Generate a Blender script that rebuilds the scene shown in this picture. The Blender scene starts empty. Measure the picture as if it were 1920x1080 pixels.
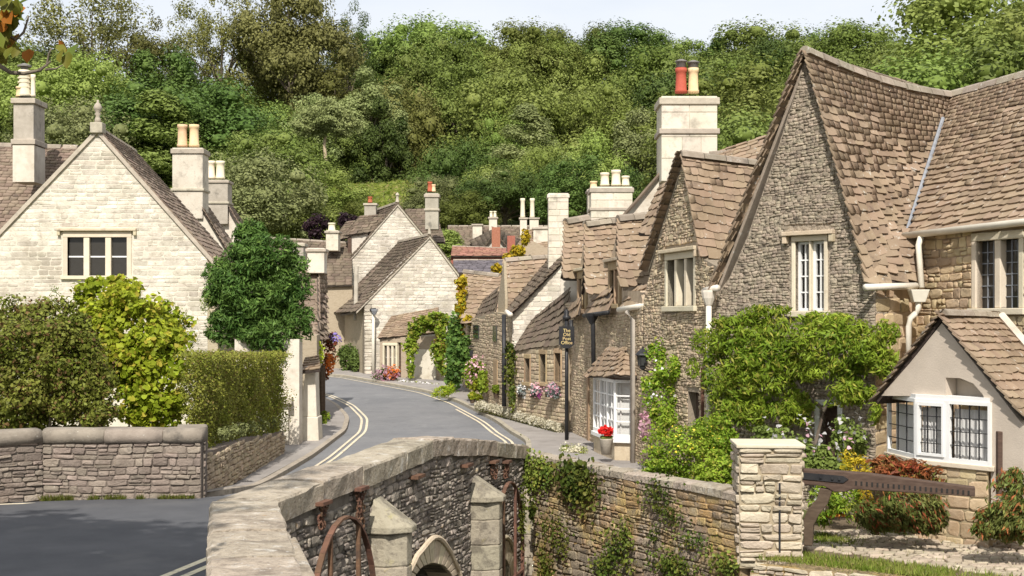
import bpy, math, random
import numpy as np
from mathutils import Vector, Matrix
from mathutils.geometry import tessellate_polygon
random.seed(7); RNG = np.random.default_rng(7)
SC = bpy.context.scene; COL = SC.collection
# ---------------------------------------------------------------- camera
F, CX, HY, HC = 2600.0, 960.0, 600.0, 2.6      # focal length and horizon in photo pixels, eye height in metres
cam = bpy.data.cameras.new('camera'); cam_o = bpy.data.objects.new('camera', cam); COL.objects.link(cam_o)
cam_o.location = (0, 0, HC); cam_o.rotation_euler = (math.radians(90), 0, 0)
cam.sensor_width = 36; cam.lens = 36*F/1920; cam.shift_y = (HY-540)/1920
cam.clip_start = .1; cam.clip_end = 3000; SC.camera = cam_o
# ---------------------------------------------------------------- sky, sun, exposure
SUN_AZ, SUN_EL = math.radians(-3), math.radians(46)       # azimuth left of "straight behind the camera"
w = bpy.data.worlds.new('World'); SC.world = w; w.use_nodes = True
nt = w.node_tree; nt.nodes.clear()
sky = nt.nodes.new('ShaderNodeTexSky'); sky.sky_type = 'NISHITA'; sky.sun_disc = False
sky.sun_elevation = SUN_EL; sky.sun_rotation = math.pi+SUN_AZ; sky.dust_density = 2.5; sky.air_density = 1.0
tc = nt.nodes.new('ShaderNodeTexCoord'); mp = nt.nodes.new('ShaderNodeMapping'); mp.inputs['Scale'].default_value = (1, 1, 3.2)
nz = nt.nodes.new('ShaderNodeTexNoise'); nz.inputs['Scale'].default_value = 2.6; nz.inputs['Detail'].default_value = 7; nz.inputs['Roughness'].default_value = .55
rp = nt.nodes.new('ShaderNodeMapRange'); rp.inputs[1].default_value = .34; rp.inputs[2].default_value = .66; rp.inputs[3].default_value = .7; rp.inputs[4].default_value = .96
mx = nt.nodes.new('ShaderNodeMix'); mx.data_type = 'RGBA'; mx.inputs[7].default_value = (6.7, 6.95, 7.35, 1)
bg = nt.nodes.new('ShaderNodeBackground'); bg.inputs['Strength'].default_value = .11
ow = nt.nodes.new('ShaderNodeOutputWorld'); L = nt.links.new
L(tc.outputs['Generated'], mp.inputs['Vector']); L(mp.outputs[0], nz.inputs['Vector']); L(nz.outputs[0], rp.inputs[0])
L(rp.outputs[0], mx.inputs[0]); L(sky.outputs[0], mx.inputs[6]); L(mx.outputs[2], bg.inputs[0]); L(bg.outputs[0], ow.inputs[0])
sl = bpy.data.lights.new('sun', 'SUN'); sl.energy = 4.3; sl.angle = math.radians(.6); sl.color = (1, .955, .89)
so = bpy.data.objects.new('sun', sl); COL.objects.link(so)
_sd = Vector((math.sin(SUN_AZ)*math.cos(SUN_EL), -math.cos(SUN_AZ)*math.cos(SUN_EL), math.sin(SUN_EL)))
so.rotation_euler = _sd.to_track_quat('Z', 'Y').to_euler(); so.location = (0, -20, 40)
vs = SC.view_settings; vs.view_transform = 'Standard'; vs.look = 'None'; vs.exposure = .38; vs.gamma = 1; vs.use_curve_mapping = False
SC.cycles.max_bounces = 6; SC.cycles.diffuse_bounces = 3; SC.cycles.glossy_bounces = 2; SC.cycles.transmission_bounces = 4
SC.cycles.transparent_max_bounces = 6; SC.cycles.caustics_reflective = False; SC.cycles.caustics_refractive = False
try:
    SC.cycles.use_denoising = True
except Exception: pass
# ---------------------------------------------------------------- helpers
def P(x, y, Y): return Vector(((x-CX)/F*Y, Y, HC-(y-HY)/F*Y))
def PXY(x, Y): return Vector(((x-CX)/F*Y, Y))
def proj(p): return CX+F*p[0]/p[1], HY-F*(p[2]-HC)/p[1]
def GZ(x, y, z):                     # pixel ray meets height z
    Y = (HC-z)*F/(y-HY); return P(x, y, Y)
def tag(o, label=None, cat=None, group=None, kind=None):
    if label: o['label'] = label
    if cat: o['category'] = cat
    if group: o['group'] = group
    if kind: o['kind'] = kind
    return o
def link(o, parent=None):
    COL.objects.link(o)
    if parent is not None:
        o.parent = parent
        if parent.type == 'EMPTY': o.matrix_parent_inverse = Matrix.Translation(parent.location).inverted()
    return o
def thing(name, loc, label, cat, group=None):
    o = bpy.data.objects.new(name, None); o.location = loc; o.empty_display_size = .2; COL.objects.link(o)
    return tag(o, label, cat, group)
def mesh_np(name, V, faces_flat, nper, mat, smooth=False):
    """V (n,3); faces_flat int array; nper verts per face (int) or array of counts"""
    me = bpy.data.meshes.new(name); V = np.asarray(V, np.float32); fl = np.asarray(faces_flat, np.int32).ravel()
    me.vertices.add(len(V)); me.vertices.foreach_set('co', V.ravel())
    if np.isscalar(nper): cnt = np.full(len(fl)//nper, nper, np.int32)
    else: cnt = np.asarray(nper, np.int32)
    me.loops.add(len(fl)); me.loops.foreach_set('vertex_index', fl)
    me.polygons.add(len(cnt)); st = np.zeros(len(cnt), np.int32); st[1:] = np.cumsum(cnt)[:-1]
    me.polygons.foreach_set('loop_start', st)
    try: me.polygons.foreach_set('loop_total', cnt)
    except Exception: pass
    if smooth: me.polygons.foreach_set('use_smooth', np.ones(len(cnt), bool))
    me.update(calc_edges=True); me.validate()
    if mat: me.materials.append(mat)
    return me
class MB:
    def __init__(s): s.v = []; s.f = []
    def quad8(s, pts):                # 8 points: bottom ring 4 then top ring 4
        b = len(s.v); s.v += [tuple(p) for p in pts]
        s.f += [(b, b+3, b+2, b+1), (b+4, b+5, b+6, b+7), (b, b+1, b+5, b+4), (b+1, b+2, b+6, b+5), (b+2, b+3, b+7, b+6), (b+3, b, b+4, b+7)]
        return s
    def box(s, x0, x1, y0, y1, z0, z1):
        return s.quad8([(x0, y0, z0), (x1, y0, z0), (x1, y1, z0), (x0, y1, z0), (x0, y0, z1), (x1, y0, z1), (x1, y1, z1), (x0, y1, z1)])
    def wbox(s, W, s0, s1, z0, z1, o0, o1):       # box in wall coordinates; o = distance out of the wall
        return s.quad8([W.pt(s0, z0, o1), W.pt(s1, z0, o1), W.pt(s1, z0, o0), W.pt(s0, z0, o0), W.pt(s0, z1, o1), W.pt(s1, z1, o1), W.pt(s1, z1, o0), W.pt(s0, z1, o0)])
    def prism(s, front, back):                    # two rings of equal length
        b = len(s.v); n = len(front); s.v += [tuple(p) for p in front]+[tuple(p) for p in back]
        s.f.append(tuple(range(b, b+n))); s.f.append(tuple(range(b+2*n-1, b+n-1, -1)))
        for i in range(n):
            j = (i+1) % n; s.f.append((b+i, b+n+i, b+n+j, b+j))
        return s
    def tube(s, pts, rad, seg=8):
        pts = [Vector(p) for p in pts]; n = len(pts); b = len(s.v)
        if not hasattr(rad, '__len__'): rad = [rad]*n
        for i, p in enumerate(pts):
            t = (pts[min(i+1, n-1)]-pts[max(i-1, 0)]).normalized()
            a = t.cross(Vector((0, 0, 1)) if abs(t.z) < .9 else Vector((0, 1, 0))).normalized(); c = t.cross(a)
            for k in range(seg):
                q = 2*math.pi*k/seg; s.v.append(tuple(p+(a*math.cos(q)+c*math.sin(q))*rad[i]))
        for i in range(n-1):
            for k in range(seg):
                k2 = (k+1) % seg; s.f.append((b+i*seg+k, b+i*seg+k2, b+(i+1)*seg+k2, b+(i+1)*seg+k))
        s.f.append(tuple(b+k for k in range(seg-1, -1, -1))); s.f.append(tuple(b+(n-1)*seg+k for k in range(seg)))
        return s
    def lathe(s, c, prof, seg=14):                # prof: (radius, z offset)
        b = len(s.v); n = len(prof)
        for r, z in prof:
            for k in range(seg):
                q = 2*math.pi*k/seg; s.v.append((c[0]+r*math.cos(q), c[1]+r*math.sin(q), c[2]+z))
        for i in range(n-1):
            for k in range(seg):
                k2 = (k+1) % seg; s.f.append((b+i*seg+k, b+i*seg+k2, b+(i+1)*seg+k2, b+(i+1)*seg+k))
        s.f.append(tuple(b+k for k in range(seg-1, -1, -1))); s.f.append(tuple(b+(n-1)*seg+k for k in range(seg)))
        return s
    def build(s, name, mat, parent=None, smooth=False, bevel=0):
        me = bpy.data.meshes.new(name); me.from_pydata(s.v, [], s.f); me.update()
        if smooth: me.polygons.foreach_set('use_smooth', [True]*len(me.polygons))
        me.materials.append(mat); o = bpy.data.objects.new(name, me); link(o, parent)
        if bevel:
            m = o.modifiers.new('bevel', 'BEVEL'); m.width = bevel; m.segments = 2; m.limit_method = 'ANGLE'
        return o
# ---------------------------------------------------------------- materials
def mk(name, c1, c2, ns=3., var=.2, rough=.9, bump=.35, bs=25., spots=(), hue=.012, spec=.25, detail=6, stretch=None, bd=.02):
    m = bpy.data.materials.new(name); m.use_nodes = True; t = m.node_tree; t.nodes.clear(); l = t.links.new; N = t.nodes.new
    out = N('ShaderNodeOutputMaterial'); b = N('ShaderNodeBsdfPrincipled'); l(b.outputs[0], out.inputs[0])
    b.inputs['Roughness'].default_value = rough; b.inputs['Specular IOR Level'].default_value = spec
    g = N('ShaderNodeNewGeometry'); vec = g.outputs['Position']
    if stretch:
        mpn = N('ShaderNodeMapping'); mpn.inputs['Scale'].default_value = stretch; l(vec, mpn.inputs['Vector']); vec = mpn.outputs[0]
    def noise(sc, det=detail, ro=.6):
        n = N('ShaderNodeTexNoise'); n.inputs['Scale'].default_value = sc; n.inputs['Detail'].default_value = det; n.inputs['Roughness'].default_value = ro; l(vec, n.inputs['Vector']); return n.outputs[0]
    def rng(src, a, bb, c, d):
        r = N('ShaderNodeMapRange'); r.inputs[1].default_value = a; r.inputs[2].default_value = bb; r.inputs[3].default_value = c; r.inputs[4].default_value = d; l(src, r.inputs[0]); return r.outputs[0]
    def mixc(f, a, c2_):
        x = N('ShaderNodeMix'); x.data_type = 'RGBA'; l(f, x.inputs[0])
        for k, q in ((6, a), (7, c2_)):
            if isinstance(q, tuple): x.inputs[k].default_value = (*q, 1)
            else: l(q, x.inputs[k])
        return x.outputs[2]
    col = mixc(rng(noise(ns), .33, .67, 0, 1), c1, c2)
    # one random value for each piece, whether it is an object or an island of a joined mesh
    oi = N('ShaderNodeObjectInfo'); ad = N('ShaderNodeMath'); ad.operation = 'ADD'; l(oi.outputs['Random'], ad.inputs[0]); l(g.outputs['Random Per Island'], ad.inputs[1])
    fr = N('ShaderNodeMath'); fr.operation = 'FRACT'; l(ad.outputs[0], fr.inputs[0])
    m7 = N('ShaderNodeMath'); m7.operation = 'MULTIPLY'; m7.inputs[1].default_value = 7.31; l(fr.outputs[0], m7.inputs[0])
    f2 = N('ShaderNodeMath'); f2.operation = 'FRACT'; l(m7.outputs[0], f2.inputs[0])
    for sp in spots:
        col = mixc(rng(noise(sp[1], 5, .65), sp[2], sp[3], 0, sp[4] if len(sp) > 4 else 1), col, sp[0])
    h = N('ShaderNodeHueSaturation'); l(col, h.inputs['Color']); l(rng(fr.outputs[0], 0, 1, 1-var, 1+var), h.inputs['Value']); l(rng(f2.outputs[0], 0, 1, .5-hue, .5+hue), h.inputs['Hue'])
    l(h.outputs[0], b.inputs['Base Color'])
    if bump:
        bp = N('ShaderNodeBump'); bp.inputs['Strength'].default_value = bump; bp.inputs['Distance'].default_value = bd; l(noise(bs, 6, .65), bp.inputs['Height']); l(bp.outputs[0], b.inputs['Normal'])
    return m
def leafmat(name, c1, c2, c3=None, var=.35, trans=.3, ns=.9, gloss=.12):
    m = bpy.data.materials.new(name); m.use_nodes = True; t = m.node_tree; t.nodes.clear(); l = t.links.new; N = t.nodes.new
    out = N('ShaderNodeOutputMaterial'); d = N('ShaderNodeBsdfPrincipled'); tr = N('ShaderNodeBsdfTranslucent'); ms = N('ShaderNodeMixShader'); ms.inputs[0].default_value = trans
    d.inputs['Roughness'].default_value = .5; d.inputs['Specular IOR Level'].default_value = gloss
    g = N('ShaderNodeNewGeometry'); n = N('ShaderNodeTexNoise'); n.inputs['Scale'].default_value = ns; n.inputs['Detail'].default_value = 3; l(g.outputs['Position'], n.inputs['Vector'])
    r = N('ShaderNodeMapRange'); r.inputs[1].default_value = .35; r.inputs[2].default_value = .65; l(n.outputs[0], r.inputs[0])
    x = N('ShaderNodeMix'); x.data_type = 'RGBA'; l(r.outputs[0], x.inputs[0]); x.inputs[6].default_value = (*c1, 1); x.inputs[7].default_value = (*c2, 1); col = x.outputs[2]
    if c3:
        r3 = N('ShaderNodeMapRange'); r3.inputs[1].default_value = .82; r3.inputs[2].default_value = .9; l(g.outputs['Random Per Island'], r3.inputs[0])
        x3 = N('ShaderNodeMix'); x3.data_type = 'RGBA'; l(r3.outputs[0], x3.inputs[0]); l(col, x3.inputs[6]); x3.inputs[7].default_value = (*c3, 1); col = x3.outputs[2]
    oi = N('ShaderNodeObjectInfo'); mo = N('ShaderNodeMapRange'); mo.inputs[3].default_value = .6; mo.inputs[4].default_value = 1.38; l(oi.outputs['Random'], mo.inputs[0])
    mm = N('ShaderNodeMath'); mm.operation = 'MULTIPLY'; m7 = N('ShaderNodeMath'); m7.operation = 'MULTIPLY'; m7.inputs[1].default_value = 13.7; f7 = N('ShaderNodeMath'); f7.operation = 'FRACT'
    l(g.outputs['Random Per Island'], m7.inputs[0]); l(m7.outputs[0], f7.inputs[0])
    rr = N('ShaderNodeMapRange'); rr.inputs[3].default_value = 1-var; rr.inputs[4].default_value = 1+var; l(f7.outputs[0], rr.inputs[0]); l(rr.outputs[0], mm.inputs[0]); l(mo.outputs[0], mm.inputs[1])
    h = N('ShaderNodeHueSaturation'); l(col, h.inputs['Color']); l(mm.outputs[0], h.inputs['Value'])
    ho = N('ShaderNodeMapRange'); ho.inputs[3].default_value = .48; ho.inputs[4].default_value = .504; l(oi.outputs['Random'], ho.inputs[0]); l(ho.outputs[0], h.inputs['Hue'])
    l(h.outputs[0], d.inputs['Base Color']); l(h.outputs[0], tr.inputs['Color'])
    l(d.outputs[0], ms.inputs[1]); l(tr.outputs[0], ms.inputs[2]); l(ms.outputs[0], out.inputs[0]); return m
def glassmat(name, clear=0.0, col=(.04, .036, .03)):
    m = bpy.data.materials.new(name); m.use_nodes = True; t = m.node_tree; b = t.nodes['Principled BSDF']; l = t.links.new
    b.inputs['Base Color'].default_value = (*col, 1); b.inputs['Roughness'].default_value = .06; b.inputs['Specular IOR Level'].default_value = .35
    n = t.nodes.new('ShaderNodeTexNoise'); n.inputs['Scale'].default_value = 5; bp = t.nodes.new('ShaderNodeBump'); bp.inputs['Strength'].default_value = .12; bp.inputs['Distance'].default_value = .05
    l(n.outputs[0], bp.inputs['Height']); l(bp.outputs[0], b.inputs['Normal'])
    if clear:
        tr = t.nodes.new('ShaderNodeBsdfTransparent'); ms = t.nodes.new('ShaderNodeMixShader'); ms.inputs[0].default_value = clear
        l(b.outputs[0], ms.inputs[1]); l(tr.outputs[0], ms.inputs[2]); l(ms.outputs[0], t.nodes['Material Output'].inputs[0])
    return m
LICH = ((.52, .5, .44), 7., .62, .7, .75); LICHS = ((.5, .47, .4), 22., .64, .72, .7); ORL = ((.5, .27, .06), 9., .68, .76, .6); MOSS = ((.07, .085, .03), 5., .6, .72, .7); SOOT = ((.06, .055, .05), 2.4, .58, .75, .75)
M = {}
M['tile'] = mk('stone_roof_tile', (.235, .168, .11), (.31, .23, .158), 1.6, .15, .92, .4, 30, (LICH, LICHS, ((.13, .095, .07), 3.1, .57, .72, .7)), .007)
M['tile_dark'] = mk('dark_mossy_roof_tile', (.12, .093, .067), (.19, .145, .105), 2.2, .2, .94, .4, 30, (MOSS, ((.34, .31, .26), 14., .66, .72, .6)))  # darker tile with moss spots, mostly on street-facing slopes and far roofs
M['tile_left'] = mk('weathered_roof_tile', (.2, .148, .108), (.27, .205, .155), 2., .15, .94, .4, 30, (LICHS, SOOT))
M['under'] = mk('roof_underlay', (.05, .04, .03), (.08, .06, .05), 4, .1)
M['ridge'] = mk('ridge_stone', (.32, .27, .21), (.24, .2, .15), 4, .2, .95, .5, 30, (LICH, LICHS, SOOT))
M['roughcast'] = mk('grey_rubble_render', (.28, .23, .17), (.4, .34, .255), 9, .15, .95, 1.0, 18, (((.1, .085, .065), 15., .52, .66, .9), LICHS, ((.44, .38, .28), 11., .6, .7, .7)), bd=.06)
M['stone_grey'] = mk('grey_rubble_stone', (.27, .22, .165), (.42, .35, .26), 6, .22, .95, .8, 26, (((.08, .07, .055), 8., .55, .68, .8), LICHS), bd=.035)
M['mortar_grey'] = mk('dark_mortar', (.22, .185, .135), (.31, .255, .19), 6, .1, .97, .6, 30)
M['stone_warm'] = mk('honey_limestone', (.42, .31, .18), (.54, .42, .27), 4, .22, .93, .5, 28, (ORL, LICHS, ((.2, .15, .1), 4., .62, .72, .7)), .015)
M['mortar_warm'] = mk('honey_mortar', (.3, .23, .15), (.4, .31, .2), 5, .1, .97, .5, 30)
M['stone_pale'] = mk('pale_limestone', (.6, .54, .44), (.7, .64, .535), 2.5, .17, .93, .5, 24, (((.36, .31, .235), 1.1, .45, .66, .75), ((.33, .28, .215), 6., .52, .66, .6), ((.24, .2, .155), 16., .6, .7, .5)), .008)
M['mortar_pale'] = mk('pale_mortar', (.6, .54, .44), (.68, .615, .51), 3, .05, .97, .3, 24, (((.36, .31, .23), 1.9, .54, .72, .6),))
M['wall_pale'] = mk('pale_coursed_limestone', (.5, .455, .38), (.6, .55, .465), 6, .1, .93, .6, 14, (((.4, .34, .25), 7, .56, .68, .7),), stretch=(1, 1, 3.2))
M['wall_shade'] = mk('shaded_tan_coursed_stone', (.36, .29, .2), (.47, .39, .28), 6, .1, .93, .6, 14, (((.26, .2, .14), 6, .56, .68, .7),), stretch=(1, 1, 2.5))  # tan walls, and pale walls whose shade is put into the colour
M['stone_tan'] = mk('tan_limestone', (.38, .3, .2), (.5, .4, .275), 5, .2, .94, .5, 28, (((.2, .155, .105), 6., .57, .7, .7), LICHS))
M['mortar_tan'] = mk('tan_mortar', (.3, .24, .165), (.38, .3, .21), 5, .1, .97, .5, 30)
M['ashlar'] = mk('dressed_limestone', (.6, .52, .38), (.68, .6, .46), 3, .1, .9, .25, 30, (((.4, .31, .2), 4., .62, .74, .5),))
M['ashlar_worn'] = mk('worn_dressed_limestone', (.48, .39, .26), (.58, .49, .35), 4, .1, .92, .4, 30, (((.26, .21, .15), 5., .56, .7, .7), ORL, LICHS))
M['chim'] = mk('cream_chimney_stone', (.58, .515, .41), (.67, .605, .495), 2.5, .1, .92, .35, 24, (((.3, .26, .21), 2.2, .52, .7, .75), ((.36, .31, .24), 9, .58, .7, .5)))
M['chim_grey'] = mk('grey_chimney_render', (.34, .3, .24), (.45, .4, .33), 4, .06, .94, .35, 24, (SOOT,))
M['cap'] = mk('weathered_cap_stone', (.38, .33, .26), (.48, .42, .33), 6, .1, .95, .4, 30, (SOOT, LICHS))
M['pot_buff'] = mk('buff_clay_pot', (.62, .44, .24), (.72, .54, .33), 5, .08, .8, .15, 30, (((.42, .26, .14), 5., .6, .7, .6),))
M['pot_cream'] = mk('cream_clay_pot', (.66, .58, .42), (.72, .64, .48), 5, .06, .8, .15, 30)
M['pot_red'] = mk('red_clay_pot', (.36, .075, .04), (.44, .11, .06), 5, .08, .7, .15, 30)
M['tile_red'] = mk('red_brown_roof_tile', (.24, .12, .085), (.31, .165, .12), 6, .2, .9, .3, 30, (SOOT,))
M['brick'] = mk('red_brick', (.33, .115, .075), (.42, .17, .115), 12, .1, .9, .3, 30)
M['metal'] = mk('grey_metal_cowl', (.14, .13, .12), (.22, .2, .18), 8, .05, .5, .1)
M['lead'] = mk('grey_lead', (.2, .21, .23), (.3, .31, .33), 6, .05, .6, .15)
M['render_cream'] = mk('cream_smooth_render', (.47, .4, .32), (.53, .455, .37), 2, .04, .93, .3, 40, (((.43, .37, .3), 2.5, .5, .72, .6),))
M['plaster'] = mk('white_plaster', (.6, .54, .44), (.7, .64, .53), 2.4, .04, .93, .3, 20, (((.44, .37, .28), 1.6, .5, .68, .75), ((.38, .31, .23), 7, .6, .7, .5)))
M['white'] = mk('white_paint', (.74, .73, .7), (.8, .79, .76), 3, .02, .5, .05)
M['pipe_white'] = mk('cream_painted_pipe', (.64, .58, .48), (.72, .66, .55), 5, .03, .55, .05)
M['pipe_grey'] = mk('grey_painted_pipe', (.38, .34, .28), (.46, .41, .34), 5, .03, .55, .05)
M['black'] = mk('black_iron', (.018, .018, .02), (.035, .034, .034), 5, .05, .45, .1)
M['rust'] = mk('rusty_iron', (.1, .055, .036), (.17, .09, .055), 9, .15, .9, .4, 40, (((.07, .045, .035), 6, .55, .68, .8),))
M['wood'] = mk('weathered_oak', (.3, .21, .12), (.42, .31, .19), 5, .15, .9, .4, 30, (((.16, .11, .07), 6, .58, .7, .7),), stretch=(5, 5, .7))
M['wood_dark'] = mk('dark_brown_timber', (.07, .046, .032), (.115, .08, .056), 5, .1, .9, .35, 30, stretch=(.6, 4, 6))
M['tan_render'] = mk('tan_roughcast', (.36, .285, .19), (.46, .37, .26), 7, .05, .95, .6, 30, (((.24, .19, .13), 6, .56, .7, .6),))
M['asphalt'] = mk('asphalt', (.165, .163, .165), (.2, .197, .195), 1.1, .04, .9, .35, 160, (((.28, .27, .26), 60, .66, .74, .5), ((.125, .125, .13), .55, .5, .62, .6), ((.23, .225, .22), 2.4, .54, .68, .5), ((.11, .11, .112), 5, .6, .68, .5)), 0, .3)
M['asphalt_dark'] = mk('dark_bridge_asphalt', (.07, .071, .076), (.1, .1, .104), 1.1, .04, .85, .4, 160, (((.17, .17, .17), 70, .68, .74, .6), ((.125, .122, .12), .9, .54, .7, .6)), 0, .3)  # darker tarmac over the bridge, also deepening the road's shade by colour
M['pave'] = mk('pavement_tarmac', (.25, .225, .205), (.32, .29, .26), 1.3, .04, .95, .35, 120, (((.15, .13, .11), 2.2, .56, .72, .5), ((.32, .29, .25), 55, .64, .72, .4)), 0)
M['kerb'] = mk('kerb_stone', (.3, .26, .2), (.4, .35, .27), 6, .1, .95, .4, 30, (SOOT, MOSS))
M['line'] = mk('worn_pale_yellow_paint', (.62, .54, .36), (.68, .6, .44), 6, .02, .8, .2, 50, (((.3, .28, .22), 14, .55, .66, .75), ((.22, .21, .19), 3, .56, .7, .7)))
M['coping'] = mk('lichened_coping_stone', (.36, .3, .225), (.46, .39, .3), 5, .1, .95, .9, 16, (((.2, .165, .125), 3.4, .5, .64, .85), ((.6, .56, .49), 5, .58, .66, .85), ((.22, .18, .14), 20, .52, .64, .75), ((.58, .55, .49), 26, .6, .68, .7), ORL), bd=.05)
M['rubble_dark'] = mk('dark_bridge_rubble', (.2, .17, .14), (.36, .305, .245), 7, .35, .96, .8, 24, (((.05, .045, .04), 5, .54, .66, .8), ((.42, .3, .14), 8, .64, .71, .7), LICHS), bd=.035)
M['mortar_dark'] = mk('dark_bridge_mortar', (.13, .11, .09), (.21, .18, .145), 8, .1, .97, .6, 30)
M['rubble_gold'] = mk('ochre_wall_stone', (.25, .2, .145), (.37, .3, .21), 5, .22, .96, .8, 24, (((.47, .3, .1), 1.3, .46, .62, .7), ((.12, .1, .085), 2.2, .55, .68, .75), LICHS), bd=.035)
M['mortar_gold'] = mk('ochre_mortar', (.26, .19, .12), (.36, .26, .14), 4, .1, .97, .5, 26, (((.46, .29, .09), 2.2, .52, .66, .8),))
M['rubble_left'] = mk('grey_parapet_stone', (.22, .175, .14), (.31, .255, .205), 5, .25, .96, .7, 26, (((.11, .09, .075), 5, .56, .7, .7), ((.42, .3, .17), 7, .66, .73, .6), LICHS), bd=.03)
M['mortar_left'] = mk('parapet_mortar', (.16, .13, .105), (.22, .18, .145), 6, .1, .97, .6, 30)
M['coping_left'] = mk('grey_parapet_coping', (.205, .17, .135), (.285, .24, .192), 4, .08, .95, .5, 24, (SOOT, ((.16, .135, .11), 3, .54, .7, .7), LICHS))
M['cut'] = mk('stained_cutwater_stone', (.29, .25, .185), (.42, .365, .275), 3, .12, .95, .8, 20, (SOOT, ((.13, .11, .085), 3, .48, .62, .85), ((.2, .17, .13), 12, .52, .64, .7), ((.4, .34, .14), 5, .6, .7, .5), LICHS))
M['pier'] = mk('cream_pier_stone', (.43, .355, .255), (.55, .47, .355), 6, .16, .95, .6, 26, (((.3, .24, .165), 6, .58, .7, .7),), bd=.03)
M['cobble'] = mk('worn_pale_cobble', (.33, .27, .195), (.44, .37, .28), 3, .2, .95, .4, 26, (((.26, .21, .15), 3, .57, .7, .6),))
M['earth'] = mk('soil', (.11, .08, .05), (.17, .125, .08), 3, .1, .97, .5, 20)
M['ground'] = mk('grassy_ground', (.06, .08, .02), (.13, .13, .045), .35, .1, .97, .4, 6, (((.17, .15, .06), .2, .55, .7, .7),))
M['water'] = mk('dark_river_water', (.02, .025, .015), (.03, .035, .02), 2, 0, .08, .25, 5, spec=.6)
M['bark'] = mk('bark', (.12, .095, .07), (.2, .165, .125), 4, .1, .95, .6, 14, stretch=(3, 3, .6))
M['curtain'] = mk('white_net_curtain', (.76, .74, .7), (.82, .8, .76), 2, .03, .9, .1)
M['dark_in'] = mk('dark_interior', (.02, .018, .016), (.03, .027, .024), 2, .05)  # near-black standing in for the dark of rooms, arches and beam notches
M['slate'] = mk('purple_slate', (.1, .09, .1), (.16, .14, .15), 5, .2)
M['glass'] = glassmat('dark_window_glass'); M['glass_clear'] = glassmat('clear_window_glass', .9)  # opaque dark panes put the unlit rooms into the glass colour
M['glass_far'] = glassmat('grey_window_glass', 0, (.05, .05, .05))
M['gold'] = mk('gold_lettering', (.66, .5, .22), (.7, .54, .26), 3, .02, .6, 0)
# ---------------------------------------------------------------- walls
class Wall:
    def __init__(s, a, b):           # plan points, left and right as the camera sees them
        s.a = Vector(a); s.b = Vector(b); s.d = (s.b-s.a).normalized(); s.n = Vector((s.d.y, -s.d.x)); s.len = (s.b-s.a).length
    def pt(s, q, z, o=0.): p = s.a+s.d*q+s.n*o; return Vector((p.x, p.y, z))
    def px(s, x, y, o=0.):           # photo pixel -> (s, z) on this plane
        r = Vector(((x-CX)/F, 1.)); t = (s.a+s.n*o).dot(s.n)/r.dot(s.n); p = r*t
        return ((p-s.a).dot(s.d), HC-(y-HY)/F*t)
def wall_mesh(W, poly, holes, thick, recess):
    """front face with openings, reveals and outer edges"""
    loops = [poly]+[[(h[0], h[2]), (h[1], h[2]), (h[1], h[3]), (h[0], h[3])] if len(h) == 4 and not hasattr(h[0], '__len__') else list(h) for h in holes]
    flat = [p for lp in loops for p in lp]; tr = tessellate_polygon([[Vector((p[0], p[1], 0)) for p in lp] for lp in loops])
    V = [tuple(W.pt(p[0], p[1])) for p in flat]; Fc = []
    for t in tr:
        a, b, c = (flat[i] for i in t)
        ar = (b[0]-a[0])*(c[1]-a[1])-(c[0]-a[0])*(b[1]-a[1]); Fc.append(tuple(t) if ar > 0 else tuple(reversed(t)))
    k = 0
    for li, lp in enumerate(loops):
        n = len(lp); b = len(V); dep = -thick if li == 0 else -recess
        V += [tuple(W.pt(p[0], p[1], dep)) for p in lp]
        for i in range(n): Fc.append((k+i, b+i, b+(i+1) % n, k+(i+1) % n))
        if li == 0: Fc.append(tuple(b+i for i in range(n)))
        k += n
    return V, Fc
def build_wall(W, poly, mat, parent, holes=(), thick=.4, recess=.16, name='wall'):
    V, Fc = wall_mesh(W, poly, holes, thick, recess); mb = MB(); mb.v = V; mb.f = Fc
    return mb.build(name, mat, parent)
def spans(poly, z):
    xs = []
    for i in range(len(poly)):
        (x0, z0), (x1, z1) = poly[i], poly[(i+1) % len(poly)]
        if (z0 <= z) != (z1 <= z): xs.append(x0+(z-z0)/(z1-z0)*(x1-x0))
    xs.sort(); return [(xs[i], xs[i+1]) for i in range(0, len(xs)-1, 2)]
def inter(A, B): return [(max(a, c), min(b, d)) for a, b in A for c, d in B if min(b, d)-max(a, c) > .02]
def sub(A, h0, h1):
    o = []
    for a, b in A:
        if h1 <= a or h0 >= b: o.append((a, b)); continue
        if h0-a > .03: o.append((a, h0))
        if b-h1 > .03: o.append((h1, b))
    return o
# unit pieces -----------------------------------------------------------------
def stone_variant(r):
    ch = r.uniform(.06, .2); cv = r.uniform(.1, .3); pts = [(-.5+ch, -.5), (.5-ch*.8, -.5), (.5, -.5+cv), (.5, .5-cv*.7), (.5-ch*.7, .5), (-.5+ch*.9, .5), (-.5, .5-cv), (-.5, -.5+cv*.8)]
    V = []
    for x, y in pts: V.append((x+r.uniform(-.05, .03)*(1 if x > 0 else -1), y+r.uniform(-.09, .04)*(1 if y > 0 else -1), -.6))
    tx, ty = r.uniform(-.5, .5), r.uniform(-.5, .5)
    for (x, y, _) in V[:8]: V.append((x*.985, y*.96, .4+tx*x*.8+ty*y*.6+r.uniform(-.12, .12)))
    for (x, y, _) in V[:8]: V.append((x*.9+r.uniform(-.02, .02), y*.8+r.uniform(-.04, .04), .85+tx*x+ty*y+r.uniform(-.18, .18)))
    V.append((r.uniform(-.15, .15), r.uniform(-.15, .15), .95+r.uniform(-.25, .25)))
    Fc = []
    for k in range(2):
        for i in range(8): Fc.append((k*8+i, k*8+(i+1) % 8, k*8+8+(i+1) % 8, k*8+8+i))
    for i in range(8): Fc.append((16+i, 16+(i+1) % 8, 24))
    return V, Fc
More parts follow.
